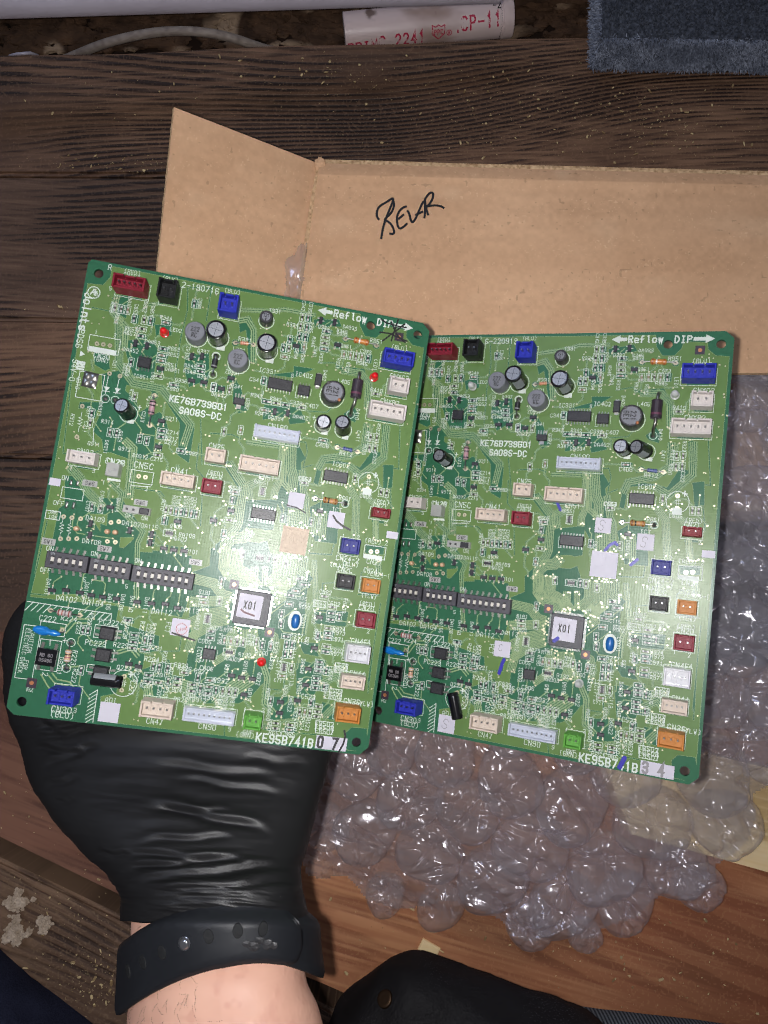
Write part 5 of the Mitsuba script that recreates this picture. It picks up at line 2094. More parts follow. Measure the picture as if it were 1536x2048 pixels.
for q in (trows):                                                   # every bundle of tracks ends in vias
    if q[0] == 'bun' and int(q[1]) > 2:
        p, e = pts(q[3:]), int(q[1])
        for a, b2 in ((p[0], p[1]), (p[-1], p[-2])):
            d = np.array(a) - np.array(b2)
            d /= np.linalg.norm(d)
            for i in range(e):
                if prng.random() < 0.6:
                    o = np.array(a) + np.array([-d[1], d[0]]) * (i - (e - 1) / 2) * float(q[2]) + d * prng.uniform(-1.5, 1.2)
                    if 1.5 < o[0] < BW - 1.5 and 1.5 < o[1] < BH - 1.5:
                        pads.append((o[0], o[1], 0.4))
pads += [(q[0], q[1], 0.36) for q in ends]
disc = unary_union([Point(x, y).buffer(q, quad_segs=2) for x, y, q in pads])
k = part('via_pads', mikit.ply(flat(disc, 0.08), 'solder_pad'), np.eye(4))
for key in k.values():
    tag(key, kind='stuff')
for r in rows:
    if r[0] in ('pad', 'ring'):
        gold.append(Point(r[1], r[2]).buffer(0.95, quad_segs=4).difference(Point(r[1], r[2]).buffer(0.3, quad_segs=2)))
    if r[0] == 'rax':
        gold += [Point(x, y).buffer(1.0, quad_segs=4).union(Polygon([(x - 1.6, y), (x, y - .6), (x + 1.6, y), (x, y + .6)])) for x, y in ((r[3], r[4]), (r[5], r[6]))]
k = part('solder_rings', mikit.ply(flat(unary_union(gold), 0.085), 'solder_pad'), np.eye(4))
for key in k.values():
    tag(key, kind='stuff')
ringply = mikit.ply(mm(lathe([(0, .55), (.25, .5), (.55, .28), (.9, .12), (1.0, 0)], 12)), 'solder', smooth=True)
for r in rows:
    if r[0] == 'ring':
        part('solder_joint', ringply, mv(r[1], r[2], 0.09))
    if r[0] == 'sol':
        w, h = r[3] / 2, r[4] / 2
        g = grid(9, 11, lambda u, v: np.stack([(u * 2 - 1) * w, (v * 2 - 1) * h, 0.1 + 0.75 * min(w, h) ** 0.5 * np.maximum(0, (1 - np.abs(u * 2 - 1) ** 3) * (1 - np.abs(v * 2 - 1) ** 3)) ** 0.5 * 0.6
                                                * (1 if w < 2 else (0.55 + 0.45 * np.minimum(1, np.minimum(np.abs(u * 2 - 1), np.abs(v * 2 - 1)) * 3)))], -1))
        part('solder_patch', mikit.ply(mm(g), 'solder', smooth=True), mv(r[1], r[2], 0, 3))

# white print: lettering, outlines, symbols
ink = []


def line(*p, w=0.2):
    ink.append(LineString(list(zip(p[::2], p[1::2]))).buffer(w / 2, cap_style='square', join_style='mitre'))


def frame_line(x0, y0, x1, y1, w=0.2, sk=0.0):
    line(x0, y0, x1, y0 + sk, x1, y1 + sk, x0, y1, x0, y0, w=w)


for r in rows:
    k = r[0]
    if k == 'tx' and str(r[4]) == '2-190716':
        for b, s in ((0, '2-190716'), (1, '6-220913')):
            part('date_print', mikit.ply(flat(lettering(s, r[5], r[1], r[2], 0, 0.14), 0.115), 'print_white'), np.eye(4), (b,))
    elif k == 'tx':
        ink.append(lettering(str(r[4]).replace('_', ' '), r[5], r[1], r[2], r[3], bold=0.125 if r[5] < 3 else 0.18))
    elif k == 'ch':
        w, h = (1.05, 1.85) if r[3] == 'v' else (1.85, 1.05)
        frame_line(r[1] - w, r[2] - h, r[1] + w, r[2] + h, 0.19)
    elif k == 'ra':
        w, h = (1.35, 2.1) if r[3] == 'v' else (2.4, 1.4)
        frame_line(r[1] - w, r[2] - h, r[1] + w, r[2] + h, 0.26)
    elif k == 'rect':
        frame_line(r[1], r[2], r[3], r[4], 0.28)
    elif k == 'box':
        frame_line(r[1] - r[3] / 2, r[2] - r[4] / 2, r[1] + r[3] / 2, r[2] + r[4] / 2, 0.25)
    elif k == 'ln':
        line(*r[1:5], w=0.28)
    elif k == 'con':
        w, h = r[3] / 2 + 0.5, r[4] / 2 + 0.5
        frame_line(r[1] - w, r[2] - h, r[1] + w, r[2] + h + 0.3, 0.2)
    elif k in ('cap', 'ind'):
        c = Point(r[1], r[2]).buffer(r[3] / 2 + 0.55, quad_segs=8)
        ink.append(c.difference(Point(r[1], r[2]).buffer(r[3] / 2 + 0.27, quad_segs=8)))
        if k == 'cap':
            ink.append(sbox(r[1] + r[3] * 0.0, r[2] + r[3] * 0.35, r[1] + r[3] * 0.42, r[2] + r[3] * 0.62))
    elif k == 'circ':
        ink.append(Point(r[1], r[2]).buffer(r[3], quad_segs=8).difference(Point(r[1], r[2]).buffer(r[3] - 0.28, quad_segs=8)))
        line(r[1] - 1.1, r[2] - .5, r[1] + 1.1, r[2] - .5)
        line(r[1] - 1.1, r[2] + .5, r[1] + 1.1, r[2] + .5)
        line(r[1] - .4, r[2] - 1.3, r[1] - .4, r[2] + 1.3)
        line(r[1] + .4, r[2] - 1.3, r[1] + .4, r[2] + 1.3)
    elif k == 'ring':
        ink.append(Point(r[1], r[2]).buffer(1.75, quad_segs=6).difference(Point(r[1], r[2]).buffer(1.5, quad_segs=6)))
    elif k == 'strip':
        ink.append(sbox(r[1] - r[3] / 2, r[2] - r[4] / 2, r[1] + r[3] / 2, r[2] + r[4] / 2))
    elif k == 'so':
        n2 = r[3] / 2
        w = n2 * 0.635 + 0.6
        line(r[1] + w, r[2] - 1.6, r[1] + w, r[2] + 1.6)
        line(r[1] - w, r[2] - 1.6, r[1] - w, r[2] + 3.4, r[1] - w + 0.9, r[2] + 3.4)
    elif k == 'dia':
        ink.append(Polygon([(r[1] - 1.25, r[2] - .9), (r[1] + 1.25, r[2] - .9), (r[1], r[2] + .9)]))
        line(r[1] - 1.25, r[2] + 1, r[1] + 1.25, r[2] + 1, w=0.3)
    elif k == 'zig':
        z = [r[1], r[2] - 4.2, r[1], r[2] - 2]
        for i in range(6):
            z += [r[1] + (0.8 if i % 2 else -0.8), r[2] - 1.6 + i * 0.62]
        line(*z, r[1], r[2] + 2.1, r[1], r[2] + 4.2)
    elif k == 'refl':
        x, y = r[1], r[2]
        ink.append(Polygon([(x, y), (x + 3.6, y - 1.9), (x + 3.6, y - .8), (x + 6.4, y - .8), (x + 6.4, y + .8), (x + 3.6, y + .8), (x + 3.6, y + 1.9)]))
        ink.append(lettering('Reflow', 2.9, x + 14.2, y, 0, 0.2))
    elif k == 'dip':
        x, y = r[1], r[2]
        ink.append(lettering('DIP', 2.9, x + 2.6, y + 0.3, 0, 0.2))
        ink.append(Polygon([(x + 15, y + .2), (x + 11.4, y - 1.7), (x + 11.4, y - .6), (x + 6.6, y - .6), (x + 6.6, y + 1), (x + 11.4, y + 1), (x + 11.4, y + 2.1)]))
    elif k == 'hatch':
        x0, y0, x1, y1 = r[1:5]
        line(x0, y0, x1, y0 + 0.5, w=0.3)
        line(x1, y0 + 0.5, x1, y0 + 4.2, w=0.3)
        for i in range(14):
            x = x0 + (x1 - x0) * (i + 0.9) / 14
            if not 3 < i < 10:
                line(x, y0 + 0.3, x - 2.4, y0 + 3.6, w=0.3)
            else:
                line(x, y0 + 0.3, x - 0.9, y0 + 1.4, w=0.3)
    elif k == 'hatchv':
        x0, y0, x1, y1 = r[1:5]
        line(x0, y0, x0 + 0.3, y1, w=0.3)
        for i in range(8):
            y = y0 + (y1 - y0) * i / 8
            line(x0, y, x0 - 2.8, y + 2.3, w=0.3)
    elif k == 'caut':
        x, y = r[1], r[2]
        frame_line(x - 3.2, y - 10.4, x + 3.4, y + 10.6, 0.28)
    elif k == 'part':
        ink.append(lettering('KE95B741B', 3.3, r[1], r[2], 0, 0.2, 0.74))
    elif k == 'fid':
        pass
ink.append(lettering('KE76B739G01', 2.5, 53.2, 51.6, 0, 0.21, 0.84))
ink.append(lettering('SA08S-DC', 2.6, 54.6, 55.8, 0, 0.2, 0.8))
lx, ly = 4.3, 13.6                                                   # maker's round mark: a ring with a slanted A and h in it
ink.append(Point(lx, ly).buffer(2.6).difference(Point(lx, ly).buffer(2.2)))
for p in ([(lx - 1.3, ly + 1.2), (lx - .1, ly - 1.5), (lx + .3, ly + 1.2)], [(lx - 1.0, ly + .4), (lx + 1.4, ly - .6)], [(lx + .5, ly - 1.4), (lx + .8, ly + 1.3)], [(lx + .7, ly + .1), (lx + 1.3, ly - .1), (lx + 1.4, ly + 1.1)]):
    ink.append(LineString(p).buffer(0.2, cap_style='flat'))
line(1.6, 16.5, 1.5, 27.5, w=0.3)
line(1.5, 28.6, 1.4, 36, w=0.3)
ink.append(Polygon([(3.3, 41.0), (3.3, 38.4), (5.2, 39.7)]))
ink.append(lettering('RU', 2.6, 4.3, 44.6, 90, 0.3, 0.6))
ink = unary_union(ink).intersection(body.buffer(-0.15))
silk = flat(ink.simplify(0.02), 0.11)
part('white_print', mikit.ply(silk, 'print_white'), np.eye(4))

# fiducial marks
fidsq = mikit.ply(mm(bx(-1.9, 1.9, -1.9, 1.9, 0, 0.02)), 'diode_plum')
fidot = mikit.ply(flat(Point(0, 0).buffer(0.85, quad_segs=5), 0.03), 'bare_copper')
for r in rows:
    if r[0] == 'fid':
        k = part('alignment_mark', fidsq, mv(r[1], r[2], 0.1))
        sub(k, 'copper_dot', fidot, mv(r[1], r[2], 0.1))

# chip resistors and capacitors: tin ends, dark or tan body
S_ = (196, 196, 192)
chips = []
for c in ((46, 46, 50), (40, 44, 48), (150, 128, 108), (92, 84, 78)):
    chips.append(painted([(bx(-.85, -.5, -.42, .42, 0, .5), S_), (bx(.5, .85, -.42, .42, 0, .5), S_), (cbox(-.5, .5, -.4, .4, 0, .54, .06), c), (bx(-1.35, -.85, -.45, .45, 0, .12), S_), (bx(.85, 1.35, -.45, .45, 0, .12), S_)]))
for r in rows:
    if r[0] == 'ch':
        q = prng.random()
        v = 0 if q < .55 else 1 if q < .72 else 2 if q < .88 else 3
        part('chip_resistor' if v < 2 else 'chip_capacitor', chips[v], mv(r[1], r[2], 0.1, 90 if r[3] == 'v' else 0))
# small transistors on three legs
leg3 = [bx(-.22, .22, .65, 1.5, 0, .2)] + [bx(x - .22, x + .22, -1.5, -.65, 0, .2) for x in (-.95, .95)]
sot = painted([(cbox(-1.45, 1.45, -.75, .75, .12, 1.1, .18), (52, 52, 58)), (cat(leg3), (206, 204, 198))])
for r in rows:
    if r[0] == 'st':
        part('transistor', sot, mv(r[1], r[2], 0.1, {'h': 0, 'v': 90}[r[3]]))
# resistor networks: eight ends on a dark body
for nm, rr in (('h', 0), ('v', 90)):
    pass
net = painted([(cbox(-1.6, 1.6, -.75, .75, 0, .5, .08), (40, 40, 44))] + [(bx(x - .25, x + .25, y - .25, y + .25, 0, .56), (190, 190, 186)) for x in (-1.2, -.4, .4, 1.2) for y in (-.78, .78)])
for r in rows:
    if r[0] == 'ra':
        part('resistor_network', net, mv(r[1], r[2], 0.1, 0 if r[3] == 'h' else 90))


# gull-wing chips
def gull(w=0.42, l=1.15, h=0.75):
    return cat([bx(-w / 2, w / 2, 0, .35, h - .16, h), bx(-w / 2, w / 2, .3, .47, .1, h), bx(-w / 2, w / 2, .35, l, 0, .16)])


def soic(n, bw):
    L = n / 2 * 1.27 + 0.0
    bod = mikit.ply(mm(cat([cbox(-L / 2, L / 2, -bw / 2, bw / 2, .25, 1.75, .25)])), 'black_plastic')
    legs = []
    for i in range(n // 2):
        x = (i - (n / 2 - 1) / 2) * 1.27
        a = gull()
        a.apply_translation((x, bw / 2, 0))
        c = gull()
        c.apply_transform(trimesh.transformations.rotation_matrix(math.pi, (0, 0, 1)))
        c.apply_translation((x, -bw / 2, 0))
        legs += [a, c]
    return bod, mikit.ply(mm(cat(legs)), 'tin_lead')


so16, so8 = soic(16, 4.6), soic(8, 4.3)
for r in rows:
    if r[0] == 'so':
        a, l = so16 if r[3] == 16 else so8
        k = part('integrated_circuit', a, mv(r[1], r[2], 0.1, 0.6))
        sub(k, 'legs', l, mv(r[1], r[2], 0.1, 0.6))
        for key in k.values():
            tag(key + '__legs', kind='stuff')
    elif r[0] == 'qfp':
        qx, qy = r[1], r[2]
        k = part('processor_chip', mikit.ply(mm(cbox(-7, 7, -7, 7, .2, 1.7, .25)), 'grey_plastic'), mv(qx, qy, 0.1, 0.8))
        legs = []
        for side in range(4):
            for i in range(25):
                a = gull(.24, 1.0, .7)
                a.apply_translation(((i - 12) * .5, 7, 0))
                a.apply_transform(trimesh.transformations.rotation_matrix(side * math.pi / 2, (0, 0, 1)))
                legs.append(a)
        sub(k, 'legs', mikit.ply(mm(cat(legs)), 'tin_lead'), mv(qx, qy, 0.1, 0.8))
        for key in k.values():
            tag(key + '__legs', kind='stuff')
        lab = slab(sbox(-4.9, -4.9, 4.9, 4.9).buffer(-.4).buffer(.4, quad_segs=3), 0, .06)
        sub(k, 'sticker', mikit.ply(lab, 'sticker_white'), mv(qx - 1.0, qy - 0.6, 1.81, 2))
        sub(k, 'printed_code', mikit.ply(flat(lettering('X01', 2.9, 0, 0, 0, .16, .5), 0), 'ink_black'), mv(qx - 1.0, qy - 1.0, 1.89, 2))
        dots = flat(unary_union([Point(5.6, -5.6).buffer(.75), Point(5.4, 5.4).buffer(.5)]), 0)
        sub(k, 'mould_mark', mikit.ply(dots, 'switch_body'), mv(qx, qy, 1.82, 0.8))
        b1, b2 = {0: k[0]}, {1: k[1]}
        sub(b1, 'pen_mark', mikit.ply(flat(LineString([(-3.6, 0), (-2.4, .9), (1.8, 1.8)]).buffer(.38), 0), 'ink_brown'), mv(qx - .6, qy + 1.1, 1.9))
        sub(b2, 'pen_mark', mikit.ply(flat(LineString([(-4.6, 4.2), (-3.2, 2.9)]).buffer(.8), 0), 'ink_blue'), mv(qx - 0.2, qy + .6, 1.9))
        sub(b2, 'pen_dot', mikit.ply(flat(Point(0, 0).buffer(.7), 0), 'ink_black'), mv(qx - 5.4, qy + 5.2, 1.86))
    elif r[0] == 's89':
        k = part('power_transistor', mikit.ply(mm(cbox(-2.3, 2.3, -1.4, 1.4, .1, 1.5, .2)), 'black_plastic'), mv(r[1], r[2], 0.1))
        sub(k, 'tab', mikit.ply(mm(bx(-1, 1, -3.0, -1.4, 0, .3)), 'solder'), mv(r[1], r[2], 0.1))
        for x in (-1.8, -.6, .6, 1.8):
            sub(k, 'leg', mikit.ply(mm(bx(x - .25, x + .25, 1.4, 3.4, 0, .25)), 'solder'), mv(r[1], r[2], 0.1))
    elif r[0] == 'sma':
        k = part('diode', mikit.ply(mm(cbox(-1.4, 1.4, -2.5, 2.5, .1, 2.1, .25)), 'black_plastic'), mv(r[1], r[2] - .3, 0.1))
        sub(k, 'terminal', mikit.ply(mm(bx(-.9, .9, -3.5, -2.45, 0, .7)), 'solder'), mv(r[1], r[2] - .3, 0.1))
        sub(k, 'terminal', mikit.ply(mm(bx(-.9, .9, 2.45, 3.2, 0, .7)), 'solder'), mv(r[1], r[2] - .3, 0.1))
    elif r[0] == 'db':
        k = part('bridge_rectifier', mikit.ply(mm(cbox(-3.8, 3.8, -3.3, 3.3, .2, 2.7, .35)), 'sleeve_black'), mv(r[1], r[2], 0.1, 1))
        for x in (-2.55, 2.55):
            for s in (-1, 1):
                sub(k, 'leg', mikit.ply(mm(cat([bx(x - .6, x + .6, s * 3.3 - .6, s * 3.3 + .6, .9, 1.2), bx(x - .6, x + .6, s * 3.75 - .12, s * 3.75 + .12, .3, 1.1), bx(x - .6, x + .6, s * 4.6 - .9, s * 4.6 + .9, 0, .5)])), 'solder'), mv(r[1], r[2], 0.1, 1))
        sub(k, 'printed_code', mikit.ply(flat(unary_union([lettering('NB 60', 1.2, 0, -.9), lettering('0S3G6', 1.2, 0, 1.1)]), 0), 'ink_grey'), mv(r[1], r[2], 2.83, 1))
    elif r[0] == 'pc':
        k = part('optocoupler', mikit.ply(mm(cat([cbox(-2.9, 2.9, -2.5, 2.5, .3, 3.4, .4)])), 'black_plastic'), mv(r[1], r[2], 0.1, 1.5))
        for x in (-1, 1):
            for y in (-1.27, 1.27):
                sub(k, 'leg', mikit.ply(mm(cat([bx(min(x * 2.9, x * 4), max(x * 2.9, x * 4), y - .35, y + .35, 1.2, 1.5), bx(min(x * 3.8, x * 5.1), max(x * 3.8, x * 5.1), y - .45, y + .45, 0, .5)])), 'solder'), mv(r[1], r[2], 0.1, 1.5))

# light-emitting diodes: red ones on the front board, clear ones on the back board
domep = [(0, 6.0), (.6, 5.9), (1.1, 5.55), (1.4, 5.0), (1.5, 4.3), (1.5, 1.6), (1.85, 1.5), (1.85, .6), (0, .6)]
for r in rows:
    if r[0] == 'led':
        for b, m in ((0, 'led_red'), (1, 'led_clear')):
            k = part('indicator_lamp', mikit.ply(mm(lathe(domep, 16)), m, smooth=40), mv(r[1], r[2], 0.1), (b,))
            for x in (-.9, .9):
                sub(k, 'lead', mikit.ply(mm(bx(x - .25, x + .25, -.25, .25, 0, .7)), 'tin_lead'), mv(r[1], r[2], 0.1))

# coils in round cases
for r in rows:
    if r[0] == 'ind':
        R, h = r[3] / 2, r[4]
        big = R > 4.3
        k = part('coil', mikit.ply(mm(lathe([(R * .98, 0), (R, .3), (R, h - .7), (R * .97, h - .25), (R * .9, h), (R * .72, h), (R * .72, h - .25), (R * .66, h - .25), (R * .66, h), (0, h)], 28)), 'ferrite' if big or R < 3.5 else 'inductor_top', smooth=35), mv(r[1], r[2], 0.1))
        sub(k, 'top_disc', mikit.ply(flat(Point(0, 0).buffer(R * (.8 if big else .62), quad_segs=7), h + .04), 'inductor_top'), mv(r[1], r[2], 0.1))
        sub(k, 'printed_code', mikit.ply(flat(unary_union([lettering(str(int(r[5])), R * .42, 0, -R * .2, 0, .2, .6), lettering(r[6] if len(r) > 6 else 'K', R * .42, 0, R * .4, 0, .2, .6)]), h + .08), 'dark_print'), mv(r[1], r[2], 0.1, 90 if big else 0))
        if big:
            sub(k, 'wire_end', mikit.ply(mm(lathe([(0, .5), (.5, .35), (.75, 0)], 10)), 'bare_copper', smooth=True), mv(r[1] + R * .6, r[2] + R * .62, h + .1))
            sub(k, 'wire_end', mikit.ply(mm(lathe([(0, .5), (.5, .35), (.75, 0)], 10)), 'solder', smooth=True), mv(r[1] - R * .55, r[2] - R * .7, h + .1))

# electrolytic capacitors; some lean
LEAN = {'0': ((-.2, -.6, 2), (-.5, -.85, 8)), '332': ((0, -1, 2), (-.6, -.5, 6)), '213': ((-.7, -.75, 13), (-.85, -.5, 13)), '412': ((0, -1, 1), (-1, -.1, 8)), '411': ((-.6, -.8, 14), (-1, -.15, 26))}


def cap_shapes(D, h):
    R = D / 2
    sleeve = lathe([(R * .9, 0), (R, .3), (R, .9), (R * .93, 1.3), (R * .93, 1.6), (R, 2.0), (R, h - .6), (R * .97, h - .15), (R * .88, h), (R * .76, h), (R * .74, h - .22), (0, h - .22)], 26)
    s = mikit.ply(mm(sleeve), 'sleeve_black', smooth=40)
    top = mikit.ply(flat(Point(0, 0).buffer(R * .78, quad_segs=7), h - .05), 'can_top')
    g = unary_union([LineString([(-R * .72, 0), (R * .72, 0)]).buffer(.1), LineString([(0, -R * .72), (0, R * .72)]).buffer(.1)])
    a = np.radians(np.linspace(-32, 32, 9))
    st = grid(9, 2, lambda u, v: np.stack([(R + .04) * np.cos((u - .5) * 1.1), (R + .04) * np.sin((u - .5) * 1.1), 2.2 + v * (h - 3.2)], -1))
    return s, top, mikit.ply(flat(g, h - .01), 'can_groove'), mikit.ply(mm(st), 'sleeve_print', smooth=True), mikit.ply(mm(lathe([(R * 1.012, 2.1), (R * 1.012, 3.8)], 26)), 'can_side', smooth=True)


def put_cap(S, Ms):
    for b, M in Ms.items():
        k = part('electrolytic_capacitor', S[0], M, (b,))
        sub(k, 'top_disc', S[1], M)
        sub(k, 'cross_groove', S[2], M @ mv(rot=8))
        sub(k, 'stripe', S[3], M @ mv(rot=60 if b else -50))


for r in rows:
    if r[0] == 'cap':
        S = cap_shapes(r[3], r[4])
        le = LEAN[str(int(r[5]))]
        x, y = r[1], r[2]
        put_cap(S, {b: mv(x, y, 0.3, 0, le[b]) for b in (0, 1)})
    elif r[0] == 'lie':
        S = cap_shapes(5.2, 11.6)
        x, y = r[1], r[2]
        put_cap(S, {0: mv(x + .3, y + 0.2, 2.9, 0, (-1, 0.0, 90)), 1: mv(x - .9, y - 1.6, 2.9, 0, (.34, 1, 90))})
        for b, d in ((0, (-1, 0)), (1, (.34, 1))):
            pass

# parts with wire leads lying on the board
BANDS = {'pink': ((196, 160, 166), ((30, 28, 32), (40, 30, 40), (206, 150, 160), (40, 36, 44))), 'orange': ((206, 132, 66), ((160, 84, 40), (238, 236, 228), (206, 140, 60), (176, 96, 40))),
         'brown': ((204, 156, 96), ((120, 66, 34), (26, 24, 24), (206, 150, 120), (150, 90, 40))), 'tan': ((222, 176, 140), ((196, 90, 60), (190, 84, 56), (186, 90, 60), (200, 140, 90))),
         'blue': ((96, 116, 168), ((40, 50, 110), (48, 60, 124), (40, 50, 110), (60, 70, 130))), 'grey': ((206, 196, 192), ((150, 70, 60), (180, 110, 96), (120, 110, 110), (150, 80, 70))),
         'multi': ((226, 190, 150), ((206, 206, 210), (40, 34, 34), (190, 120, 130), (206, 206, 210)))}


def wires(pa, pb, za, r):
    """a lead from hole to hole through the body's middle line at height za"""
    a, b = np.array(pa), np.array(pb)
    d = (b - a) / np.linalg.norm(b - a)
    P = [(*a, 0.05), (*a, za * .6), (*(a + d * .5), za), (*((a + b) / 2), za), (*(b - d * .5), za), (*b, za * .6), (*b, 0.05)]
    m = tube([(x, -y, z) for x, y, z in P], r, 8)
    return mm(m)


for r in rows:
    if r[0] == 'rax':
        pa, pb = np.array([r[3], r[4]]), np.array([r[5], r[6]])
        L = np.linalg.norm(pb - pa)
        base, bands = BANDS[r[7]]
        small = L < 9.5
        bl, br = (L * .46, .85) if small else (L * .48, 1.3)
        prof = [(0, -.5), (.6, -.5), (1, -.42), (1, -.3), (.84, -.2), (.84, .2), (1, .3), (1, .42), (.6, .5), (0, .5)]
        segs = []
        body_ = lathe([(q[0] * br, q[1] * bl) for q in prof], 14)
        segs.append((body_, base))
        for t_, c in zip((-.36, -.12, .1, .36), bands):
            q = br * (1.03 if abs(t_) > .3 else .88)
            segs.append((lathe([(q, t_ * bl - bl * .045), (q, t_ * bl + bl * .045)], 14), c))
        ang = math.degrees(math.atan2(pb[1] - pa[1], pb[0] - pa[0]))
        lie = np.eye(4)
        lie[:3, :3] = [[0, 0, 1], [0, 1, 0], [-1, 0, 0]]
        c = (pa + pb) / 2
        if r[7] == 'pink':
            c = pa + (pb - pa) * .42
        k = part('resistor', painted(segs), mv(c[0], c[1], br + .15, ang) @ lie)
        sub(k, 'wire_leads', mikit.ply(wires(pa, pb, br + .1, .26), 'tin_lead', smooth=40), np.eye(4))
    elif r[0] == 'dax':
        pa, pb = np.array([r[3], r[4]]), np.array([r[5], r[6]])
        lie = np.eye(4)
        lie[:3, :3] = [[0, 0, 1], [0, 1, 0], [-1, 0, 0]]
        ang = math.degrees(math.atan2(pb[1] - pa[1], pb[0] - pa[0]))
        c = pa + (pb - pa) * .42
        k = part('diode', painted([(lathe([(0, -1.9), (1.1, -1.9), (1.2, -1.8), (1.2, 1.8), (1.1, 1.9), (0, 1.9)], 14), (44, 44, 48)), (lathe([(1.23, .9), (1.23, 1.5)], 14), (150, 150, 150))]), mv(c[0], c[1], 1.4, ang) @ lie)
        sub(k, 'wire_leads', mikit.ply(wires(pa, pb, 1.4, .3), 'tin_lead', smooth=40), np.eye(4))
    elif r[0] == 'dbig':
        pa, pb = np.array([r[3], r[4]]), np.array([r[5], r[6]])
        c = np.array([r[1], r[2]])
        lie = np.eye(4)
        lie[:3, :3] = [[0, 0, 1], [0, 1, 0], [-1, 0, 0]]
        k = part('power_diode', painted([(lathe([(0, -4), (2.1, -4), (2.25, -3.8), (2.25, 3.8), (2.1, 4), (0, 4)], 20), (58, 48, 58)), (lathe([(2.28, 1.6), (2.28, 2.5)], 20), (110, 62, 84))]), mv(c[0], c[1], 4.2, 90) @ lie)
        P = [(c[0] + .6, c[1] - 8.0, 0.1), (c[0] + .3, c[1] - 7.4, 2.6), (c[0] + .1, c[1] - 6.6, 4.0), (c[0], c[1] - 5, 4.2), (c[0], c[1] + 5, 4.2), (c[0] - .2, c[1] + 6.8, 4.0), (c[0] - .8, c[1] + 8.4, 2.6), (pb[0], pb[1], 0.1)]
        sub(k, 'wire_leads', mikit.ply(mm(tube([(x, -y, z) for x, y, z in P], .68, 10)), 'solder', smooth=40), np.eye(4))
    elif r[0] == 'bead':
        part('upright_resistor', painted([(lathe([(0, 0), (.9, .1), (1.05, .5), (1.05, 2.2), (.8, 2.8), (0, 3)], 12), (214, 176, 138))]), mv(r[1], r[2], 0.1))
    elif r[0] == 'blob':
        g = grid(28, 13, lambda u, v: np.stack([(-5.2 + 10.4 * v), np.cos(u * 2 * np.pi) * 2.0 * np.sin(np.pi * (v * .94 + .03)) ** .45 * (1 - .38 * np.exp(-((v - .62) / .1) ** 2)) * (1.1 - .4 * v), 2.0 + np.sin(u * 2 * np.pi) * 1.5 * np.sin(np.pi * (v * .94 + .03)) ** .45], -1), True)
        k = part('disc_capacitor', mikit.ply(mm(g), 'ceramic_blue', smooth=True), mv(r[1] - .6, r[2] + .3, 0.1, 5))
        sub(k, 'wire_lead', mikit.ply(wires((r[1] + 3, r[2] + .5), (r[1] + 5.6, r[2] - .2), 1.2, .3), 'tin_lead', smooth=40), np.eye(4))
    elif r[0] == 'ldisc':
        ring = shapely.affinity.scale(Point(0, 0).buffer(1, quad_segs=8), 2.9, 4.2)
        part('white_ring', mikit.ply(flat(ring, 0.125), 'print_white'), mv(r[1], r[2], 0))
        g = grid(24, 11, lambda u, v: np.stack([np.cos(u * 2 * np.pi) * 1.75 * np.sin(np.pi * v) ** .6, -3.0 * np.cos(np.pi * v), 2.4 + np.sin(u * 2 * np.pi) * 1.6 * np.sin(np.pi * v) ** .6], -1), True)
        part('disc_capacitor', mikit.ply(mm(g), 'ceramic_deep_blue', smooth=True), mv(r[1] + .2, r[2], 0.2))

# plug sockets
def socket(w, d, h, style, npin):
    t = .75
    wl = []
    back = h if style != 'b' else h * .8
    front = {'a': h * .93, 'b': h, 'c': h * .96, 'd': h * .93}[style]
    ys = d / 2
    wl.append(cbox(-w / 2, -w / 2 + t, -ys, ys, 0, h, .15))
    wl.append(cbox(w / 2 - t, w / 2, -ys, ys, 0, h, .15))
    wl.append(cbox(-w / 2 + t, w / 2 - t, -ys, -ys + t, 0, front, .15))
    if style == 'b':
        wl.append(cbox(-w / 2 + t, w / 2 - t, ys - t, ys, 0, h * .7, .15))
    else:                                                            # back wall with two slots
        s = min(w * .22, 2.0)
        wl.append(cbox(-w / 2 + t, -s - .45, ys - t, ys, 0, back, .15))
        wl.append(cbox(s + .45, w / 2 - t, ys - t, ys, 0, back, .15))
        wl.append(cbox(-s + .1, s - .1, ys - t, ys, 0, back * .93, .15))
        wl.append(bx(-s - .45, s + .45, ys - t + .02, ys - .02, 0, back * .62))
    fl_ = h * (.62 if style in 'bd' else .52)
    wl.append(bx(-w / 2 + t * .9, w / 2 - t * .9, -ys + t * .9, ys - t * .9, 0.1, fl_))
    p = (w - 2 * t - .6) / npin
    for i in range(1, npin):                                         # low ribs between the pins
        x = -w / 2 + t + .3 + i * p
        wl.append(cbox(x - .12, x + .12, -ys + t, ys - t - .6, fl_ - .05, fl_ + .45, .05))
    xs = [-w / 2 + t + .3 + (i + .5) * p for i in range(npin)]
    return cat(wl), xs, fl_


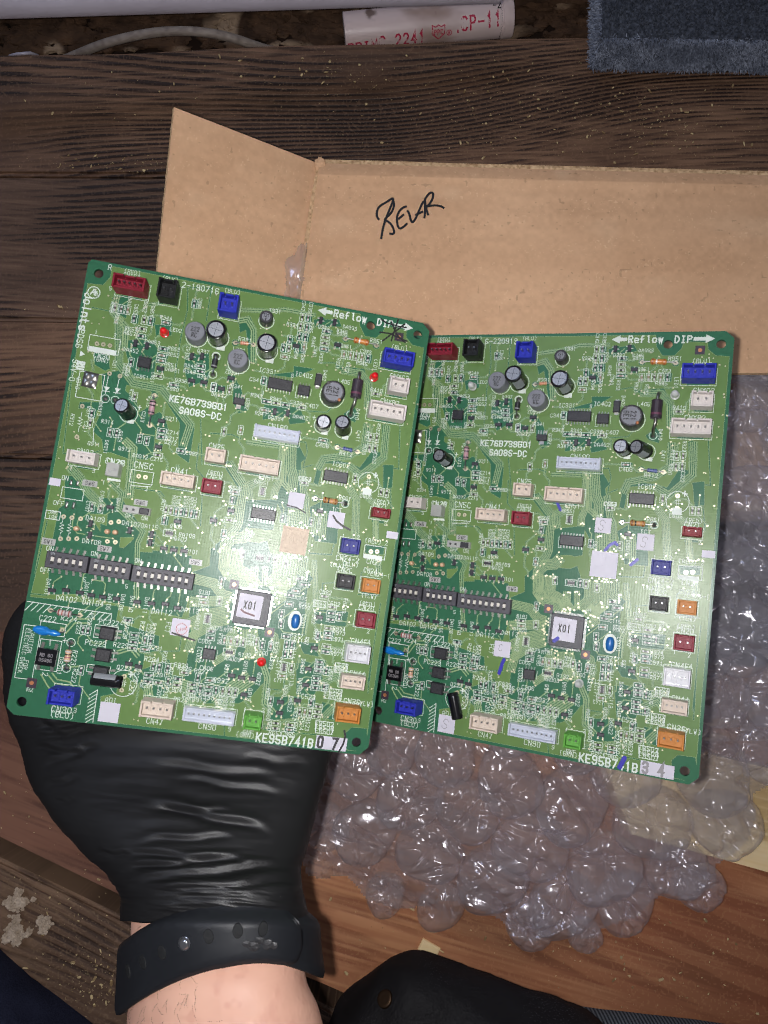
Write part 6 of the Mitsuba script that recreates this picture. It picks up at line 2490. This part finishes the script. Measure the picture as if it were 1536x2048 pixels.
for r in rows:
    if r[0] == 'con':
        w, d, h, mk, n, st = r[3], r[4], r[5], r[6], int(r[7]), r[8]
        m, xs, fz = socket(w, d, h, st, n)
        k = part('plug_socket', mikit.ply(mm(m), 'plastic_' + mk), mv(r[1], r[2], 0.12))
        pin = mikit.ply(mm(cbox(-.32, .32, -.32, .32, fz - .1, h * .86, .1)), 'tin_lead')
        for x in xs:
            sub(k, 'pin', pin, mv(r[1], r[2], 0.12) @ mv(x, -.3))
    elif r[0] == 'cn28':
        k = part('plug_socket', mikit.ply(mm(cat([cbox(-2.5, 2.5, -2.4, 2.9, 0, 6, .2)])), 'grey_nylon'), mv(r[1], r[2], 0.12))
        for x in (-1, 1):
            sub(k, 'pin', mikit.ply(mm(bx(-.5, .5, -.2, .2, 5.9, 6.08)), 'tin_lead'), mv(r[1], r[2], 0.12, -25) @ mv(x, .2))
        part('white_strip', mikit.ply(mm(bx(-2.7, 2.7, -.5, .5, 0, .05)), 'print_white'), mv(r[1], r[2] + 3.4, 0.12))
    elif r[0] == 'dipsw':
        n = int(r[3])
        w = n * 2.79 + 2.2
        k = part('dip_switch', mikit.ply(mm(cbox(-w / 2, w / 2, -3.3, 3.3, .3, 3.4, .2)), 'switch_body'), mv(r[1], r[2], 0.1, 0.4))
        slot = mikit.ply(mm(bx(-.62, .62, -1.75, 1.75, 3.38, 3.43)), 'switch_slot')
        sl = mikit.ply(mm(cbox(-.62, .62, -.85, .85, 3.42, 3.95, .08)), 'slider_white')
        ld = mikit.ply(mm(cat([bx(-.4, .4, 3.3, 4.2, 1.1, 1.4), bx(-.4, .4, 4.0, 4.2, .2, 1.3), bx(-.45, .45, 4.0, 5.3, 0, .3)])), 'solder')
        for i in range(n):
            x = (i - (n - 1) / 2) * 2.72
            sub(k, 'slot', slot, mv(r[1] + x, r[2], 0.1, .4))
            sub(k, 'slider', sl, mv(r[1] + x, r[2] + (-.15 if i % 3 else -.35), 0.1, .4))
            sub(k, 'lead', ld, mv(r[1] + x, r[2], 0.1, .4))
            sub(k, 'lead', ld, mv(r[1] + x, r[2], 0.1, 180.4))
        sub(k, 'printed_word', mikit.ply(flat(lettering('ON', 1.0, 0, 0), 3.46), 'sleeve_print'), mv(r[1] - w / 2 + 2.4, r[2] - 2.6, 0.1))
    elif r[0] == 'swe':
        k = part('jumper_switch', mikit.ply(mm(cat([cbox(-5.4, 5.4, -1.5, 1.5, 0, 2.6, .15)])), 'grey_nylon'), mv(r[1], r[2], 0.12, 0))
        sub(k, 'slide', mikit.ply(mm(cbox(1.2, 5.0, -1.25, 1.25, 2.55, 3.4, .2)), 'black_plastic'), mv(r[1], r[2], 0.12))
        for x in (-3.8, -1.2):
            sub(k, 'pin', mikit.ply(mm(bx(x - .5, x + .5, -.45, .45, 2.6, 2.66)), 'ferrite'), mv(r[1], r[2], 0.12))
    elif r[0] == 'stk':
        part('sticker', mikit.ply(mm(bx(-r[3] / 2, r[3] / 2, -r[4] / 2, r[4] / 2, 0, .05)), 'sticker_white'), mv(r[1], r[2], 0.16))
    elif r[0] == 'slab':
        k = part('switch_label', mikit.ply(mm(bx(-r[3] / 2, r[3] / 2, -r[4] / 2, r[4] / 2, 0, .03)), 'grey_nylon'), mv(r[1], r[2], 0.13))
        sub(k, 'printed_word', mikit.ply(flat(lettering(r[5], 1.5, 0, 0), 0.05), 'ferrite'), mv(r[1], r[2], 0.13))
    elif r[0] == 'qrs':
        for b, m in ((0, 'sticker_tan'), (1, 'sticker_white')):
            part('square_label', mikit.ply(mm(bx(-r[3] / 2, r[3] / 2, -r[4] / 2, r[4] / 2, 0, .05)), m), mv(r[1], r[2], 0.2, 1), (b,))
    elif r[0] == 'num':
        k = part('number_label', mikit.ply(mm(bx(-r[3] / 2, r[3] / 2, -r[4] / 2, r[4] / 2, 0, .03)), 'sticker_white'), mv(r[1], r[2], 0.16))
        for b, s, m in ((0, '07', 'ferrite'), (1, '34', 'ink_grey')):
            g = unary_union([shapely.affinity.translate(lettering(s[i], 4.2, 0, 0, 0, .24, .62), (-4.6, 1.6)[i], 0) for i in (0, 1)])
            sub({b: k[b]}, 'printed_number', mikit.ply(flat(g, 0.06), m), mv(r[1], r[2], 0.16))


# pen strokes on each board
def pen(b, m, w, *strokes_):
    g = unary_union([LineString(pts(s)).buffer(w / 2, quad_segs=3) for s in strokes_])
    part('pen_mark', mikit.ply(flat(g, 0), m), mv(0, 0, 0.27), (b,))


R_ = {r[0]: r for r in rows if r[0] in ('dip', 'num')}
x, y = R_['dip'][1], R_['dip'][2]
pen(0, 'ink_black', .62, (x + .6, y - 1.2, x + 3, y, x + 8.6, y + .6, x + 12, y + .4), (x + 8, y - 2.4, x + 7.2, y + 2.6, x + 6.4, y + 7.4), (x + 1, y + 4.6, x + 5, y + 4.4, x + 13.2, y + 6.4), (x + 2.6, y + 8.2, x + 6.6, y + 4, x + 11, y - .8),
    (x + 5.2, y - .8, x + 8.4, y + 4.4, x + 12.4, y + 7))
x, y = R_['num'][1], R_['num'][2]
pen(0, 'ink_black', .8, (x + 4.6, y - 5.8, x + 5.4, y - 3.6, x + 5.0, y - .4, x + 3.6, y + 3.2))
SK = [r for r in rows if r[0] == 'stk']
dw, ict, fct, aoi = [next(r for r in SK if abs(r[1] - a) < 4 and abs(r[2] - b_) < 4) for a, b_ in PENS]
pen(0, 'ink_black', .55, (dw[1] - 3.6, dw[2] + 2.6, dw[1] + .6, dw[2] + 3.0, dw[1] + 4.6, dw[2] + 4.6))
pen(0, 'ink_black', .85, (ict[1] - 1.4, ict[2] - 1.6, ict[1] + .2, ict[2] + .4, ict[1] + 3.4, ict[2] + 2.2, ict[1] + 6.4, ict[2] + 3.2))
pen(0, 'ink_black', .75, (fct[1] - 2.8, fct[2] + 2.6, fct[1] + 2.4, fct[2] + 3.6, fct[1] + 6.4, fct[2] + 4.4))
g = Point(0, 0).buffer(2.3).difference(Point(0, 0).buffer(2.1))
part('stamp_ring', mikit.ply(flat(unary_union([g, lettering('lino', 1.1, 0, 0, -20)]), 0), 'ink_red'), mv(fct[1] + .6, fct[2] + .6, 0.24), (0,))
pen(1, 'ink_blue', 1.3, PEN2[0])
pen(1, 'ink_blue', 1.3, PEN2[1])
pen(1, 'ink_blue', 1.4, PEN2[2])
pen(1, 'ink_blue', 1.5, PEN2[3])
pen(1, 'ink_blue', 1.9, PEN2[4])
for q, s in ((dw, 'S'), (ict, 'S'), (aoi, 'x')):
    part('pencil_note', mikit.ply(flat(lettering('S', 4.4, 0, 0, 15, .05, .7), 0), 'ink_grey'), mv(q[1] - .6, q[2], 0.24), (1,))
part('pencil_note', mikit.ply(flat(lettering('C', 3.0, 0, 0, 0, .06, .7), 0), 'ink_grey'), mv(fct[1] - .8, fct[2] - .6, 0.24), (1,))
tag(BOARD[0], 'green circuit board with red lamps and a black scribbled star, in front at the left', 'circuit board', 'circuit boards held side by side')
tag(BOARD[1], 'green circuit board with blue pen marks, behind the other at the right', 'circuit board', 'circuit boards held side by side')
